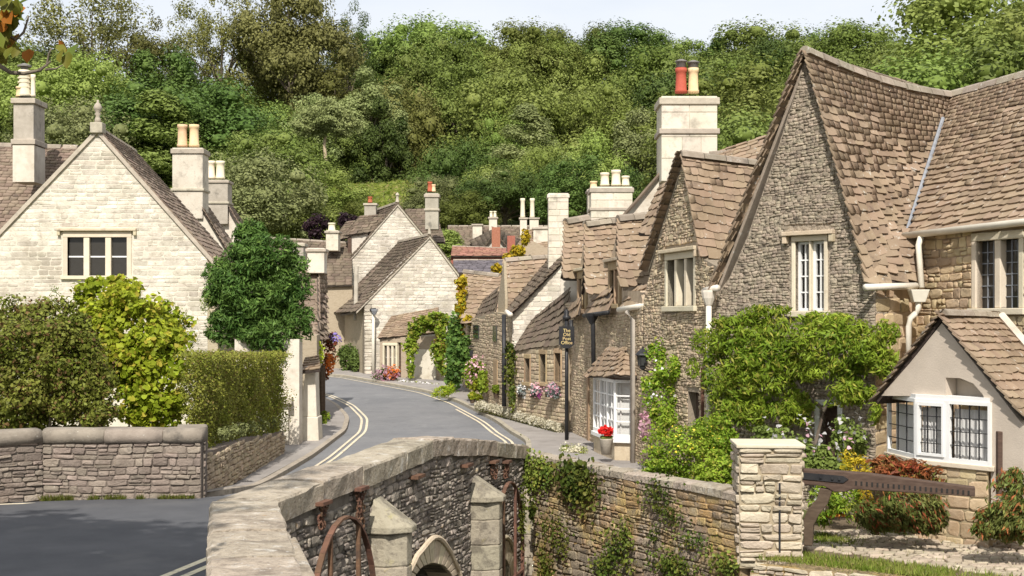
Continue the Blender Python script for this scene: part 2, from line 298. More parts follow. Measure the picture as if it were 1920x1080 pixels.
def tile_variant(r):                 # x -.5..+.5, y 0 (lower edge) .. 1, z in metres
    xs = [-.5, -.22+r.uniform(-.08, .08), .2+r.uniform(-.08, .08), .5]; V = []; th = .024
    cham = [r.uniform(.0, .12), r.uniform(-.06, .05), r.uniform(-.06, .05), r.uniform(.0, .12)]; zz = r.uniform(-.006, .006)
    for i, x in enumerate(xs): V.append((x*.975, cham[i], .034+zz*(x*2)+r.uniform(-.004, .004)))
    for i, x in enumerate(xs): V.append((x*.97, 1., .004))
    for i in range(4): V.append((V[i][0], V[i][1]+.01, V[i][2]-th))
    V.append((-.485, 1., -.02)); V.append((.485, 1., -.02))
    Fc = [(0, 1, 5, 4), (1, 2, 6, 5), (2, 3, 7, 6), (8, 9, 1, 0), (9, 10, 2, 1), (10, 11, 3, 2), (8, 0, 4, 12), (3, 11, 13, 7)]
    return V, Fc
_r = random.Random(3)
VAR = {'stone': [stone_variant(_r) for _ in range(16)], 'tile': [tile_variant(_r) for _ in range(12)]}
_mc = {}
def var_mesh(kind, i, mat):
    k = (kind, i, mat.name)
    if k not in _mc:
        V, Fc = VAR[kind][i]; me = bpy.data.meshes.new(kind); me.from_pydata(V, [], Fc); me.update(); me.materials.append(mat); _mc[k] = me
    return _mc[k]
def emit(owner, items, limit, stuff_name):
    """items: dict(kind,var,mat,M(4x4),area,parent,name). The `limit` largest in view become objects, the rest one joined part per material."""
    sc = []
    for it in items:
        m = it['M']; c = m.translation; px, py = proj(c) if c.y > .5 else (-9999, 0)
        nrm = m.col[2].to_3d(); vis = nrm.dot(Vector((0, 0, HC))-c) > 0 and -25 < px < 1945 and -25 < py < 1105
        sc.append((it['area']/(c.y*c.y) if vis else -1, it))
    sc.sort(key=lambda q: -q[0]); rest = {}; n = 0
    for a, it in sc:
        if a > 0 and n < limit:
            o = bpy.data.objects.new(it['name'], var_mesh(it['kind'], it['var'], it['mat'])); COL.objects.link(o); p = it['parent']; o.parent = p
            o.matrix_basis = (Matrix.Translation(-p.location) @ it['M']) if p.type == 'EMPTY' else it['M']; n += 1
        else: rest.setdefault(it['mat'].name, []).append(it)
    for mn, its in rest.items():
        Vs, Fs, Cs, off = [], [], [], 0
        for it in its:
            V, Fc = VAR[it['kind']][it['var']]; A = np.array(it['M']); V = np.asarray(V); V = V@A[:3, :3].T+A[:3, 3]; Vs.append(V)
            for f in Fc: Fs.extend(i+off for i in f); Cs.append(len(f))
            off += len(V)
        me = mesh_np(stuff_name, np.concatenate(Vs), Fs, Cs, its[0]['mat']); o = bpy.data.objects.new(stuff_name, me); link(o, owner); o['kind'] = 'stuff'
def frame(x, y, z, c):
    m = Matrix.Identity(4)
    for i in range(3): m[i][0] = x[i]; m[i][1] = y[i]; m[i][2] = z[i]; m[i][3] = c[i]
    return m
def stones(W, poly, mat, parent, holes=(), h=(.1, .16), w=(.18, .4), proud=.022, gap=.014, rnd=random, name='stone', zlim=None, rag=.0):
    warp = rag*.035; ph = rnd.uniform(0, 6); items = []; z = min(p[1] for p in poly); z1 = max(p[1] for p in poly); z = z if zlim is None else max(z, zlim)
    N3 = Vector((W.n.x, W.n.y, 0)); D3 = Vector((W.d.x, W.d.y, 0)); U = Vector((0, 0, 1))
    hb = [(h_[0], h_[1], h_[2], h_[3]) if not hasattr(h_[0], '__len__') else (min(q[0] for q in h_), max(q[0] for q in h_), min(q[1] for q in h_), max(q[1] for q in h_)) for h_ in holes]
    while z < z1-.02:
        hh = min(rnd.uniform(*h), z1-z); za, zb = z+.01, z+hh-.01
        S = inter(spans(poly, za), spans(poly, zb))
        for q in hb:
            if q[2] < z+hh and q[3] > z: S = sub(S, q[0], q[1])
        for a, b in S:
            s = a
            while s < b-.02:
                ww = rnd.uniform(*w)*(.7 if rnd.random() < .2 else 1)
                if b-(s+ww) < w[0]*.6: ww = b-s
                if ww > .05:
                    rows = [(0., 1.)] if rnd.random() > .75*rag+.05 or hh < .07 else (lambda k: [(0., k), (k, 1.)])(rnd.uniform(.35, .65))
                    for r0, r1 in rows:
                        cuts = [0., 1.] if not (len(rows) > 1 and rnd.random() < .4 and ww > .2) else [0., rnd.uniform(.35, .65), 1.]
                        for c0, c1 in zip(cuts, cuts[1:]):
                            w2, h2_ = ww*(c1-c0), hh*(r1-r0); sc, zc = s+ww*(c0+c1)/2, z+hh*(r0+r1)/2
                            dz = warp*(math.sin(1.7*sc+ph+1.3*math.sin(2.1*zc))+.6*math.sin(4.3*sc-1.9*zc+ph)); sl = warp*(1.7*math.cos(1.7*sc+ph+1.3*math.sin(2.1*zc))+2.6*math.cos(4.3*sc-1.9*zc+ph))
                            hs = h2_-gap+rnd.uniform(-.15, .4)*rag*h2_; t = rnd.uniform(-.02, .02)+rnd.uniform(-1, 1)*rag*.16+sl; pr = proud*rnd.uniform(.5, 1.5)
                            x = (D3*math.cos(t)+U*math.sin(t)); y = (U*math.cos(t)-D3*math.sin(t)); zz = (N3+D3*rnd.uniform(-.05, .05)+U*rnd.uniform(-.06, .06)).normalized()
                            items.append(dict(kind='stone', var=rnd.randrange(len(VAR['stone'])), mat=mat, M=frame(x*(w2-gap), y*hs, zz*pr, W.pt(sc, zc+dz, 0)), area=w2*h2_, parent=parent, name=name))
                s += ww
        z += hh
    return items
def patch_pt(C, u, v):
    a = C[0].lerp(C[1], u); b = C[2].lerp(C[3], u); return a.lerp(b, v)
def roof(owner, C, mat, g=(.26, .14), tw=(.2, .42), name='roof', slab=True, over=(0, 0, 0), sag=0., rnd=random, thick=.06, undermat=None, tz=1., tname='roof_tile'):
    """C: eave-left, eave-right, ridge-left, ridge-right (as seen from outside). returns roof part and tile items"""
    C = [Vector(c) for c in C]; nrm0 = (C[1]-C[0]).cross(C[2]-C[0])
    if nrm0.length < 1e-6: nrm0 = (C[1]-C[0]).cross(C[3]-C[0])
    nrm0.normalize(); part = None
    def pt(u, v):
        p = patch_pt(C, u, v)
        if sag: p = p-nrm0*sag*1.4*math.sin(math.pi*min(max(u, 0), 1))*math.sin(math.pi*min(max(v, 0), 1))
        return p
    if slab:
        mb = MB(); nu, nv = 6, 6; top = [[pt(i/nu, j/nv) for i in range(nu+1)] for j in range(nv+1)]
        for k, off in ((0, -.006), (1, -thick)):
            for row in top:
                for p in row: mb.v.append(tuple(p+nrm0*off))
        q = (nu+1)*(nv+1); idx = lambda i, j, k: k*q+j*(nu+1)+i
        for j in range(nv):
            for i in range(nu):
                mb.f.append((idx(i, j, 0), idx(i+1, j, 0), idx(i+1, j+1, 0), idx(i, j+1, 0))); mb.f.append((idx(i, j, 1), idx(i, j+1, 1), idx(i+1, j+1, 1), idx(i+1, j, 1)))
        for i in range(nu):
            mb.f.append((idx(i, 0, 0), idx(i, 0, 1), idx(i+1, 0, 1), idx(i+1, 0, 0))); mb.f.append((idx(i, nv, 0), idx(i+1, nv, 0), idx(i+1, nv, 1), idx(i, nv, 1)))
        for j in range(nv):
            mb.f.append((idx(0, j, 0), idx(0, j+1, 0), idx(0, j+1, 1), idx(0, j, 1))); mb.f.append((idx(nu, j, 0), idx(nu, j, 1), idx(nu, j+1, 1), idx(nu, j+1, 0)))
        part = mb.build(name, undermat or M['under'], owner)
    items = []; Ls = ((C[2]-C[0]).length+(C[3]-C[1]).length)/2; v = -over[1]/Ls; row = 0
    while v < .985:
        gg = g[0]+(g[1]-g[0])*max(0, v); dv = gg/Ls; vm = min(v+dv, 1)
        a, b = pt(0, max(v, 0)), pt(1, max(v, 0)); wrow = (b-a).length
        if wrow < .08: break
        u = -over[0]/wrow-rnd.uniform(0, tw[0])/wrow*.5*(0 if over[0] else 1); umax = 1+over[2]/wrow
        if not over[0]: u = 0
        row += 1; first = True; rowj = rnd.uniform(-.012, .012)
        while u < umax-.004:
            ww = rnd.uniform(*tw)*(1-.35*max(0, v))
            if first and row % 2: ww *= .6
            first = False; du = ww/wrow
            if (umax-(u+du))*wrow < tw[0]*.4: du = umax-u
            uc = u+du/2; p0 = pt(uc, v); p1 = pt(uc, v+dv); yv = (p1-p0); xl = (pt(uc+.02, v)-pt(uc-.02, v))
            if xl.length < 1e-6 or yv.length < 1e-6: u += du; continue
            xl.normalize(); zl = xl.cross(yv).normalized(); yl = zl.cross(xl)
            t = rnd.uniform(-.025, .025); x = xl*math.cos(t)+yl*math.sin(t); y = yl*math.cos(t)-xl*math.sin(t)
            skew = yv-yl*yv.dot(yl)                 # follow slanted hips and valleys
            ln = yv.dot(yl)*(1.45 if v+dv*1.4 < 1 else 1.0)
            items.append(dict(kind='tile', var=rnd.randrange(12), mat=mat, M=frame(x*(du*wrow), y*ln+skew, zl*tz*rnd.uniform(.9, 1.25), p0+yl*(rowj+rnd.uniform(-.018, .018)*(gg/.2))+zl*rnd.uniform(0, .008)), area=ww*gg, parent=part or owner, name=tname))
            u += du
        v += dv
    return part, items
def ridge(owner, a, b, mat, r=.11, step=.42, name='ridge_stone', sag=0.):
    a, b = Vector(a), Vector(b); n = max(1, round((b-a).length/step)); 
    for i in range(n):
        p, q = a.lerp(b, i/n), a.lerp(b, (i+1)/n-.008)
        p = p-Vector((0, 0, sag*math.sin(math.pi*i/n))); q = q-Vector((0, 0, sag*math.sin(math.pi*(i+1)/n)))
        t = (q-p).normalized(); s = t.cross(Vector((0, 0, 1))).normalized(); up = s.cross(t); rr = r*random.uniform(.92, 1.08)
        ring = [(-1.05, -.75), (-.72, .1), (-.25, .42), (.25, .42), (.72, .1), (1.05, -.75)]
        MB().prism([p+s*x*rr+up*y*rr for x, y in ring], [q+s*x*rr+up*y*rr for x, y in ring]).build(name, mat, owner)
class Bars:
    def __init__(s): s.b = []
    def wbox(s, *a): s.b.append(a); return s
    def build(s, name, mat, parent):
        for a in s.b: MB().wbox(*a).build(name, mat, parent)
# windows ------------------------------------------------------------------------
def window(W, parent, s0, s1, z0, z1, lights=2, bars=(2, 4), surround='ashlar', mull=.09, recess=.11, jamb=.09, hood=False, sill=True, casement=None, bar='lead', glass='glass', proud=.03, barw=.012, curtain=False, label=None, lintel=None):
    mb = MB(); lt = lintel or jamb*1.3
    mb.wbox(W, s0-jamb, s0, z0, z1, -recess-.05, proud); mb.wbox(W, s1, s1+jamb, z0, z1, -recess-.05, proud); mb.wbox(W, s0-jamb-.003, s1+jamb+.003, z1, z1+lt, -recess-.05, proud+.004)
    o = mb.build('window', M[surround], parent, bevel=.012)
    if label: o['label'] = label
    if sill: MB().wbox(W, s0-jamb-.05, s1+jamb+.05, z0-.1, z0, -recess-.05, proud+.05).build('sill', M[surround], o, bevel=.012)
    if hood:
        hm = MB().wbox(W, s0-jamb-.14, s1+jamb+.14, z1+lt+.005, z1+lt+.075, -.02, proud+.09); hm.wbox(W, s0-jamb-.14, s0-jamb-.06, z1+lt-.12, z1+lt+.004, -.02, proud+.07); hm.wbox(W, s1+jamb+.06, s1+jamb+.14, z1+lt-.12, z1+lt+.004, -.02, proud+.07)
        hm.build('hood_mould', M['ashlar_worn'], o, bevel=.01)
    wl = (s1-s0-mull*(lights-1))/lights
    for i in range(lights):
        a = s0+i*(wl+mull); b = a+wl
        if i: MB().wbox(W, a-mull, a, z0, z1, -recess-.05, proud-.015).build('mullion', M[surround], o, bevel=.015)
        ins = .001
        if casement:
            cw = .045; cf = MB(); cf.wbox(W, a, a+cw, z0, z1, -recess-.03, -recess+.03); cf.wbox(W, b-cw, b, z0, z1, -recess-.03, -recess+.03); cf.wbox(W, a+cw, b-cw, z1-cw, z1, -recess-.03, -recess+.027); cf.wbox(W, a+cw, b-cw, z0, z0+cw, -recess-.03, -recess+.027)
            cf.build('casement', M[casement], o); ins = cw-.004
        MB().wbox(W, a+ins, b-ins, z0+ins, z1-ins, -recess-.012, -recess-.004).build('pane', M[glass], o)
        if curtain:
            cm = MB(); n = 14; c0, c1 = a+ins, b-ins; fr = []; bk = []
            for k in range(n*2+1):
                q = c0+(c1-c0)*k/(2*n); fr.append((q, -recess-.1+.03*math.sin(k*1.7+i)))
            for k in range(len(fr)-1):
                bb = len(cm.v); cm.v += [tuple(W.pt(fr[k][0], z0, fr[k][1])), tuple(W.pt(fr[k+1][0], z0, fr[k+1][1])), tuple(W.pt(fr[k+1][0], z1, fr[k+1][1])), tuple(W.pt(fr[k][0], z1, fr[k][1]))]; cm.f.append((bb, bb+1, bb+2, bb+3))
            cm.build('curtain', M['curtain'], o)
        if bars[0] > 1 or bars[1] > 1:
            gb = Bars()
            for k in range(1, bars[0]): q = a+ins+(b-a-2*ins)*k/bars[0]; gb.wbox(W, q-barw/2, q+barw/2, z0+ins, z1-ins, -recess-.006, -recess+.01)
            for k in range(1, bars[1]): q = z0+ins+(z1-z0-2*ins)*k/bars[1]; gb.wbox(W, a+ins, b-ins, q-barw/2, q+barw/2, -recess-.006, -recess+.012)
            gb.build('glazing_bar', M[bar], o)
    return o
def pot(parent, x, Y, w, yt, yb, mat, crown=False, dx=0):
    c = P(x, yb, Y); r = w/2/F*Y; h = (yb-yt)/F*Y
    return MB().lathe(c-Vector((0, 0, .03)), [(r*1.05, 0), (r*1.08, h*.1), (r*.95, h*.14), (r*.88, h*.7), (r*.88, h*.86), (r*1.02, h*.9), (r*1.0, h+.03), (r*.7, h+.03), (r*.66, h*.8)], 14).build('chimney_pot', M[mat], parent, True)
def chimney(owner, x0, x1, Y, d, yt, yb, bands=(), mat='chim', bandmat='cap', pots=(), blocks=None, bprot=.05, flare=0):
    """front face spans photo x0..x1 at depth Y, from yt down to yb"""
    a, b = P(x0, yt, Y), P(x1, yb, Y); X0, X1, Z1, Z0 = a.x, b.x, a.z, b.z
    o = MB().box(X0, X1, Y, Y+d, Z0, Z1).build('chimney', M[mat], owner, bevel=.015)
    if flare: MB().quad8([(X0-flare, Y-.02, Z0-.9), (X1+flare, Y-.02, Z0-.9), (X1+flare, Y+d, Z0-.9), (X0-flare, Y+d, Z0-.9), (X0, Y-.02, Z0), (X1, Y-.02, Z0), (X1, Y+d, Z0), (X0, Y+d, Z0)]).build('chimney_base', M[mat], o)
    for (y, hp) in bands:
        z = P(0, y, Y).z; hh = hp/F*Y; MB().box(X0-bprot, X1+bprot, Y-bprot, Y+d+bprot, z-hh, z).build('cornice', M[bandmat], o, bevel=.015)
    for p in pots: pot(o, p[0], Y+d*.5, p[1]*1.0, p[2], p[3], p[4])
    if blocks:
        z = Z0; r = random.Random(int(x0)); 
        while z < Z1-.05:
            hh = min(blocks[1]*r.uniform(.85, 1.1), Z1-z); x = X0; k = 0
            if Z1-z-hh < .1: hh = Z1-z
            while x < X1-.03:
                ww = min(blocks[0]*r.uniform(.75, 1.25), X1-x)
                if X1-x-ww < .12: ww = X1-x
                MB().box(x+.006, x+ww-.006, Y-.014, Y+.05, z+.006, z+hh-.006).build('stone_block', M[mat], o, bevel=.008); x += ww
            z += hh
    return o
# foliage ----------------------------------------------------------------------------
LEAF = {
 'diamond': (np.array([(0, -.5, 0), (.32, 0, .06), (0, .5, 0), (-.32, 0, .06)]), [(0, 1, 2, 3)]),
 'oval': (np.array([(0, -.5, 0), (.3, -.15, .09), (.26, .2, .08), (0, .5, -.05), (-.26, .2, .08), (-.3, -.15, .09)]), [(0, 1, 2, 3), (0, 3, 4, 5)]),
 'heart': (np.array([(0, -.42, 0), (.36, -.38, .08), (.46, -.05, .1), (0, .55, -.12), (-.46, -.05, .1), (-.36, -.38, .08)]), [(0, 1, 2, 3), (0, 3, 4, 5)]),
 'lance': (np.array([(0, -.5, 0), (.13, -.05, .04), (0, .5, -.08), (-.13, -.05, .04)]), [(0, 1, 2, 3)]),
 'blade': (np.array([(-.05, 0, 0), (.05, 0, 0), (.03, .6, .08), (0, 1, .25), (-.03, .6, .08)]), [(0, 1, 2, 3, 4)]),
}
def leaves_np(C, Nn, S, shape='oval', rng=RNG, up=None):
    T, faces = LEAF[shape]; n = len(C); Nn = Nn/np.maximum(np.linalg.norm(Nn, axis=1, keepdims=True), 1e-6)
    R = rng.normal(size=(n, 3)) if up is None else up+rng.normal(size=(n, 3))*.35
    X = np.cross(R, Nn); X /= np.maximum(np.linalg.norm(X, axis=1, keepdims=True), 1e-6); Yv = np.cross(Nn, X)
    V = C[:, None, :]+S[:, None, None]*(T[None, :, 0:1]*X[:, None, :]+T[None, :, 1:2]*Yv[:, None, :]+T[None, :, 2:3]*Nn[:, None, :])
    k = len(T); base = (np.arange(n)*k)[:, None]; fl = np.concatenate([base+np.array(f)[None, :] for f in faces], 1) if len({len(f) for f in faces}) == 1 else None
    nper = len(faces[0]); return V.reshape(-1, 3), fl.reshape(-1), nper
def leaf_object(name, parts, mat, parent=None, shape='oval', up=None):
    C = np.concatenate([p[0] for p in parts]); Nn = np.concatenate([p[1] for p in parts]); S = np.concatenate([p[2] for p in parts])
    V, f, k = leaves_np(C, Nn, S, shape, up=up); o = bpy.data.objects.new(name, mesh_np(name, V, f, k, mat)); link(o, parent); return o
def blob(c, r, n, size, rng=RNG, shell=.45, jit=.7, lump=.25, front=True, upb=.35):
    """n leaves in an uneven ellipsoid shell"""
    D = rng.normal(size=(n, 3)); D /= np.linalg.norm(D, axis=1, keepdims=True)
    if front:                                         # fewer leaves on the far side
        m = D[:, 1] > .35; D[m, 1] *= -1
    ph = rng.uniform(0, 6.28, 9); k = rng.uniform(2.2, 5.5, 9)
    L_ = sum(np.sin(k[i]*D[:, i % 3]*2+ph[i])*np.sin(k[(i+3) % 9]*D[:, (i+1) % 3]*1.6+ph[(i+4) % 9]) for i in range(6))/3
    rad = (1-shell*rng.random(n)**1.6)*(1+lump*L_)+rng.normal(size=n)*.03
    C = np.array(c)+D*rad[:, None]*np.array(r); Nn = D/np.array(r)*np.mean(r)+np.array((0, 0, upb))+rng.normal(size=(n, 3))*jit
    return C, Nn, size*rng.uniform(.6, 1.3, n)
def pblob(x, y, Y, rx, ry, n, size, rd=None, clump=None, **k):    # uneven mass of leaf clumps, given in photo pixels at depth Y (leaf size in metres)
    s = Y/F; R = np.array((rx*s, (rd if rd is not None else min(rx, ry)*s), ry*s)); c = np.array(P(x, y, Y)); kk = clump if clump is not None else int(np.clip(n/70, 0, 60))
    if kk < 5: return blob(c, R, n, size, **k)
    k.pop('lump', None); k.pop('shell', None); out = [blob(c, R*.8, int(n*.3), size, shell=.5, **k)]; m = int(n*.7/kk)
    for i in range(kk):
        d = RNG.normal(size=3); d /= np.linalg.norm(d)
        if d[1] > .2: d[1] *= -1
        q = RNG.uniform(.2, .38)*max(.6, (24/kk)**.33); f = RNG.uniform(.62, .92); rr_ = np.maximum(R*q, R.max()*q*.55); out.append(blob(c+d*R*f, rr_*np.array((1.1, 1, .8)), m, size, shell=.75, **k))
    return tuple(np.concatenate([o[j] for o in out]) for j in range(3))
# ================================================================ SETTING
def zr(y): return float(np.interp(y, [-30, 14, 20, 24, 30, 36, 45, 52, 62, 75, 90], [.05, 0, 0, -.34, -.4, -.35, 0, .3, .7, 2.5, 7]))
HILL = ([-50, 62, 75, 90, 100, 120, 150, 190, 260, 600, 2500], [0, .7, 2.5, 7.5, 11, 15.5, 21.5, 26, 29, 31, 31])
BR_A, BR_B = Vector((-2.2, 12.6)), Vector((.23, 23.5)); PIER = PXY(1445, 18.)
RIVER = [(-.9, 3.), (-1.6, 8.7), (-2.6, 12.7), (-.1, 24.1), (.4, 24.1), (3.25, 18.9), (3.95, 18.8), (5.5, 17.2), (9.9, 12.9), (30, 9.4), (30, -8), (3, -8)]
def inpoly(x, y, poly):
    c = False; n = len(poly)
    for i in range(n):
        x0, y0 = poly[i]; x1, y1 = poly[i-1]
        if (y0 > y) != (y1 > y) and x < (x1-x0)*(y-y0)/(y1-y0)+x0: c = not c
    return c
def gh(x, y):
    z = zr(y)-.1 if y < 62 else float(np.interp(y, *HILL))-.1
    if y > 62: z += .9*math.sin(x*.06+1)*min(1, (y-62)/40)+.5*math.sin(x*.17+y*.09)*min(1, (y-62)/40)
    if inpoly(x, y, RIVER): return -2.6
    if x > 2.6 and y < 26: z = min(z, -.58+max(0, (y-21))*.03)
    return z
xs = np.unique(np.concatenate([np.linspace(-1200, -120, 14), np.linspace(-120, -20, 26), np.linspace(-20, 30, 140), np.linspace(30, 120, 24), np.linspace(120, 1200, 14)]))
ys = np.unique(np.concatenate([np.linspace(-400, -10, 12), np.linspace(-10, 30, 110), np.linspace(30, 130, 60), np.linspace(130, 300, 30), np.linspace(300, 2400, 16)]))
V = np.array([(x, y, gh(x, y)) for y in ys for x in xs]); nx, ny = len(xs), len(ys)
ii = np.array([(j*nx+i, j*nx+i+1, (j+1)*nx+i+1, (j+1)*nx+i) for j in range(ny-1) for i in range(nx-1)])
tag(link(bpy.data.objects.new('ground', mesh_np('ground', V, ii, 4, M['ground'], True))), 'grassy ground rising to the wooded hillside', kind='structure')
MB().box(-3, 30, -8, 24, -2.35, -2.3).build('river', M['water']); bpy.data.objects['river']['kind'] = 'structure'
# street: left and right edges
LK = [(-9.5, 3), (-9.5, 12), (-8.2, 19.4), (-4.6, 20.4), (-4.35, 25), (-4.32, 31), (-4.34, 36.4), (-4.6, 39.3), (-5.4, 43), (-6.4, 46), (-8.2, 49.5), (-12, 53), (-20, 56)]
RK = [(-1.3, 3), (-1.9, 9), (-2.78, 12.6), (-2.1, 16), (-1.0, 20.3), (-.1, 24), (.3, 28), (.34, 33.5), (-.44, 38.5), (-1.7, 44), (-2.9, 47.5), (-6.6, 54), (-19, 61)]
def resample(pts, n):
    p = np.array(pts, float); t = np.r_[0, np.cumsum(np.linalg.norm(np.diff(p, axis=0), axis=1))]; t /= t[-1]; q = np.linspace(0, 1, n)
    o = np.stack([np.interp(q, t, p[:, k]) for k in (0, 1)], 1); ker = np.array([1, 2, 3, 2, 1])/9
    s = np.stack([np.convolve(np.pad(o[:, k], 2, mode='edge'), ker, 'valid') for k in (0, 1)], 1); return s
LKs, RKs = resample(LK, 160), resample(RK, 160)
def strip(name, A, B, z, mat, nu=6, zoff=0., crown=0.):
    n = len(A); V = []; f = []
    for i in range(n):
        for k in range(nu+1):
            t = k/nu; x, y = A[i]*(1-t)+B[i]*t; V.append((x, y, zr(y)+zoff+crown*(1-(2*t-1)**2)))
    for i in range(n-1):
        for k in range(nu): a = i*(nu+1)+k; f.append((a, a+1, a+nu+2, a+nu+1))
    return mesh_np(name, V, f, 4, mat, True)
road = link(bpy.data.objects.new('road', strip('road', LKs, RKs, 0, M['asphalt'], 8, 0, .03))); road['kind'] = 'structure'
_m = LKs[:, 1] < 24; _n = max(int((LKs[:, 1] < 20.8).sum()), int((RKs[:, 1] < 21).sum())); _n2 = min(int((LKs[:, 1] < 20.8).sum()), int((RKs[:, 1] < 21).sum()))
brd_ = link(bpy.data.objects.new('bridge_road', strip('bridge_road', LKs[:_n2], RKs[:_n2], 0, M['asphalt_dark'], 8, .006, .03))); brd_['kind'] = 'structure'
def offset(A, d):
    t = np.gradient(A, axis=0); t /= np.linalg.norm(t, axis=1, keepdims=True); return A+np.stack([-t[:, 1], t[:, 0]], 1)*d
def seg(A, y0, y1): m = (A[:, 1] >= y0) & (A[:, 1] <= y1); return A[m]
def marking(A, d, w, y0, y1, label):
    a, b = seg(offset(A, d), y0, y1), seg(offset(A, d-w), y0, y1); n = min(len(a), len(b))
    me = strip('road_marking', a[:n], b[:n], 0, M['line'], 1, .022, 0); o = link(bpy.data.objects.new('road_marking', me), road); o['label'] = label
marking(LKs, -.32, .065, 24, 49, 'outer pale yellow line curving along the left kerb'); marking(LKs, -.47, .065, 24, 49, 'inner pale yellow line curving along the left kerb')
marking(RKs, .34, .065, 22, 58, 'outer pale yellow line along the right kerb'); marking(RKs, .49, .065, 22, 42, 'inner pale yellow line along the right kerb')
marking(RKs, .82, .09, 6, 16, 'yellow line beside the bridge parapet'); marking(RKs, 1.02, .09, 6, 16, 'second yellow line beside the bridge parapet')
marking(LKs, -.22, .1, 17.5, 20.35, 'pale yellow line along the foot of the parapet')
def kerb(A, d, y0, y1):
    a = seg(A, y0, y1); b = seg(offset(A, d), y0, y1); n = min(len(a), len(b)); mb = MB()
    for i in range(n):
        for p, z in ((a[i], -.05), (a[i], .085), (b[i], .095), (b[i], -.05)): mb.v.append((p[0], p[1], zr(p[1])+z))
    for i in range(n-1):
        for k in range(3): q = i*4+k; mb.f.append((q, q+4, q+5, q+1))
    o = mb.build('kerb', M['kerb'], None); o['kind'] = 'structure'; return o
kerb(LKs, .12, 20.6, 56); kerb(RKs, -.12, 23, 61)
# pavements (left: up to the garden wall and house fronts; right: up to the row of cottages)
LP = resample([(-4.55, 20.6), (-4.5, 25), (-4.44, 31), (-4.46, 36.4), (-4.72, 39.3), (-5.52, 43), (-6.5, 46), (-8.3, 49.6)], 60)
LPo = resample([(-7.8, 20.5), (-6.6, 24), (-6.2, 31), (-6.2, 36), (-6.6, 39), (-7.6, 43), (-8.5, 46), (-10, 49)], 60)
o = link(bpy.data.objects.new('pavement_left', strip('pavement_left', LPo, LP, 0, M['pave'], 4, .09))); o['kind'] = 'structure'
RP = offset(resample([(.02, 24), (.42, 28), (.46, 33.5), (-.32, 38.5), (-1.58, 44), (-2.8, 47.6), (-6.5, 54.1), (-12, 58)], 60), 0)
RPo = resample([(2.9, 24), (2.6, 28), (1.9, 33.5), (1.3, 38.5), (-.2, 44), (-1.2, 49), (-5.6, 56), (-11, 60.5)], 60)
o = link(bpy.data.objects.new('pavement_right', strip('pavement_right', RP, RPo, 0, M['pave'], 4, .092))); o['kind'] = 'structure'
# ---------------------------------------------------------------- courtyard of cobbles on the right
cy = MB(); cpts = [(3.45, 18.2), (3.8, 18.1), (5.15, 16.8), (9.6, 12.4), (14, 12.4), (14, 24), (6, 23), (3.3, 20.4)]
for x, y in cpts: cy.v.append((x, y, -.5))
cy.f.append(tuple(range(len(cpts)))); court = cy.build('courtyard', M['earth']); court['kind'] = 'structure'
items = []; rr = random.Random(5); y = 12.5
while y < 21.6:
    x = 3.3+rr.uniform(0, .2); hh = rr.uniform(.09, .15)
    while x < 10:
        ww = rr.uniform(.11, .24)
        if inpoly(x+ww/2, y+hh/2, cpts) and not inpoly(x+ww/2, y+hh/2, RIVER) and (y < 20.3-(x-4)*.02) and (x < 8.6):
            a = rr.uniform(-.15, .15); X = Vector((math.cos(a), math.sin(a), rr.uniform(-.05, .05))); Y_ = Vector((-math.sin(a), math.cos(a), rr.uniform(-.05, .05)))
            items.append(dict(kind='stone', var=rr.randrange(10), mat=M['cobble'], M=frame(X*(ww-.02), Y_*(hh-.02), Vector((0, 0, .032*rr.uniform(.5, 1.4))), Vector((x+ww/2, y+hh/2, -.5))), area=ww*hh*.2, parent=court, name='cobble'))
        x += ww
    y += hh
emit(court, items, 260, 'cobbles')
# ================================================================ BRIDGE
br = thing('stone_bridge', (-1, 18, -2.3), 'old stone bridge with lichened coping and pointed cutwaters over the river', 'bridge')
WB = Wall(BR_A, BR_B); Lb = WB.len
def ctop(s): return float(np.interp(s, [0, Lb*.25, Lb*.5, Lb*.75, Lb], [.97, 1.02, 1.08, .8, .46]))
CT = .23
arch1 = [WB.px(x, y) for x, y in ((762, 1140), (768, 1085), (785, 1062), (806, 1055), (826, 1060), (842, 1078), (850, 1140))]
arch2 = [WB.px(x, y) for x, y in ((924, 1140), (926, 1070), (932, 1052), (940, 1045), (947, 1052), (953, 1070), (955, 1140))]
def fix(a): return [(p[0], max(p[1], -2.3)) for p in a]
arch1, arch2 = fix(arch1), fix(arch2)
poly = [(-.0, -2.4), (Lb, -2.4)]+[(s, ctop(s)-CT) for s in (Lb, Lb*.75, Lb*.5, Lb*.25, 0)]
wl = build_wall(WB, poly, M['mortar_dark'], br, [arch1, arch2], .5, 1.6)
MB().wbox(WB, .5, Lb, -2.4, -.4, -2.2, -1.62).build('tunnel_darkness', M['dark_in'], wl)  # near-black block paints in the darkness under the arches
emit(br, stones(WB, poly, M['rubble_dark'], wl, [arch1, arch2], (.06, .12), (.1, .26), .03, .012, random.Random(2), rag=.5), 300, 'rubble')
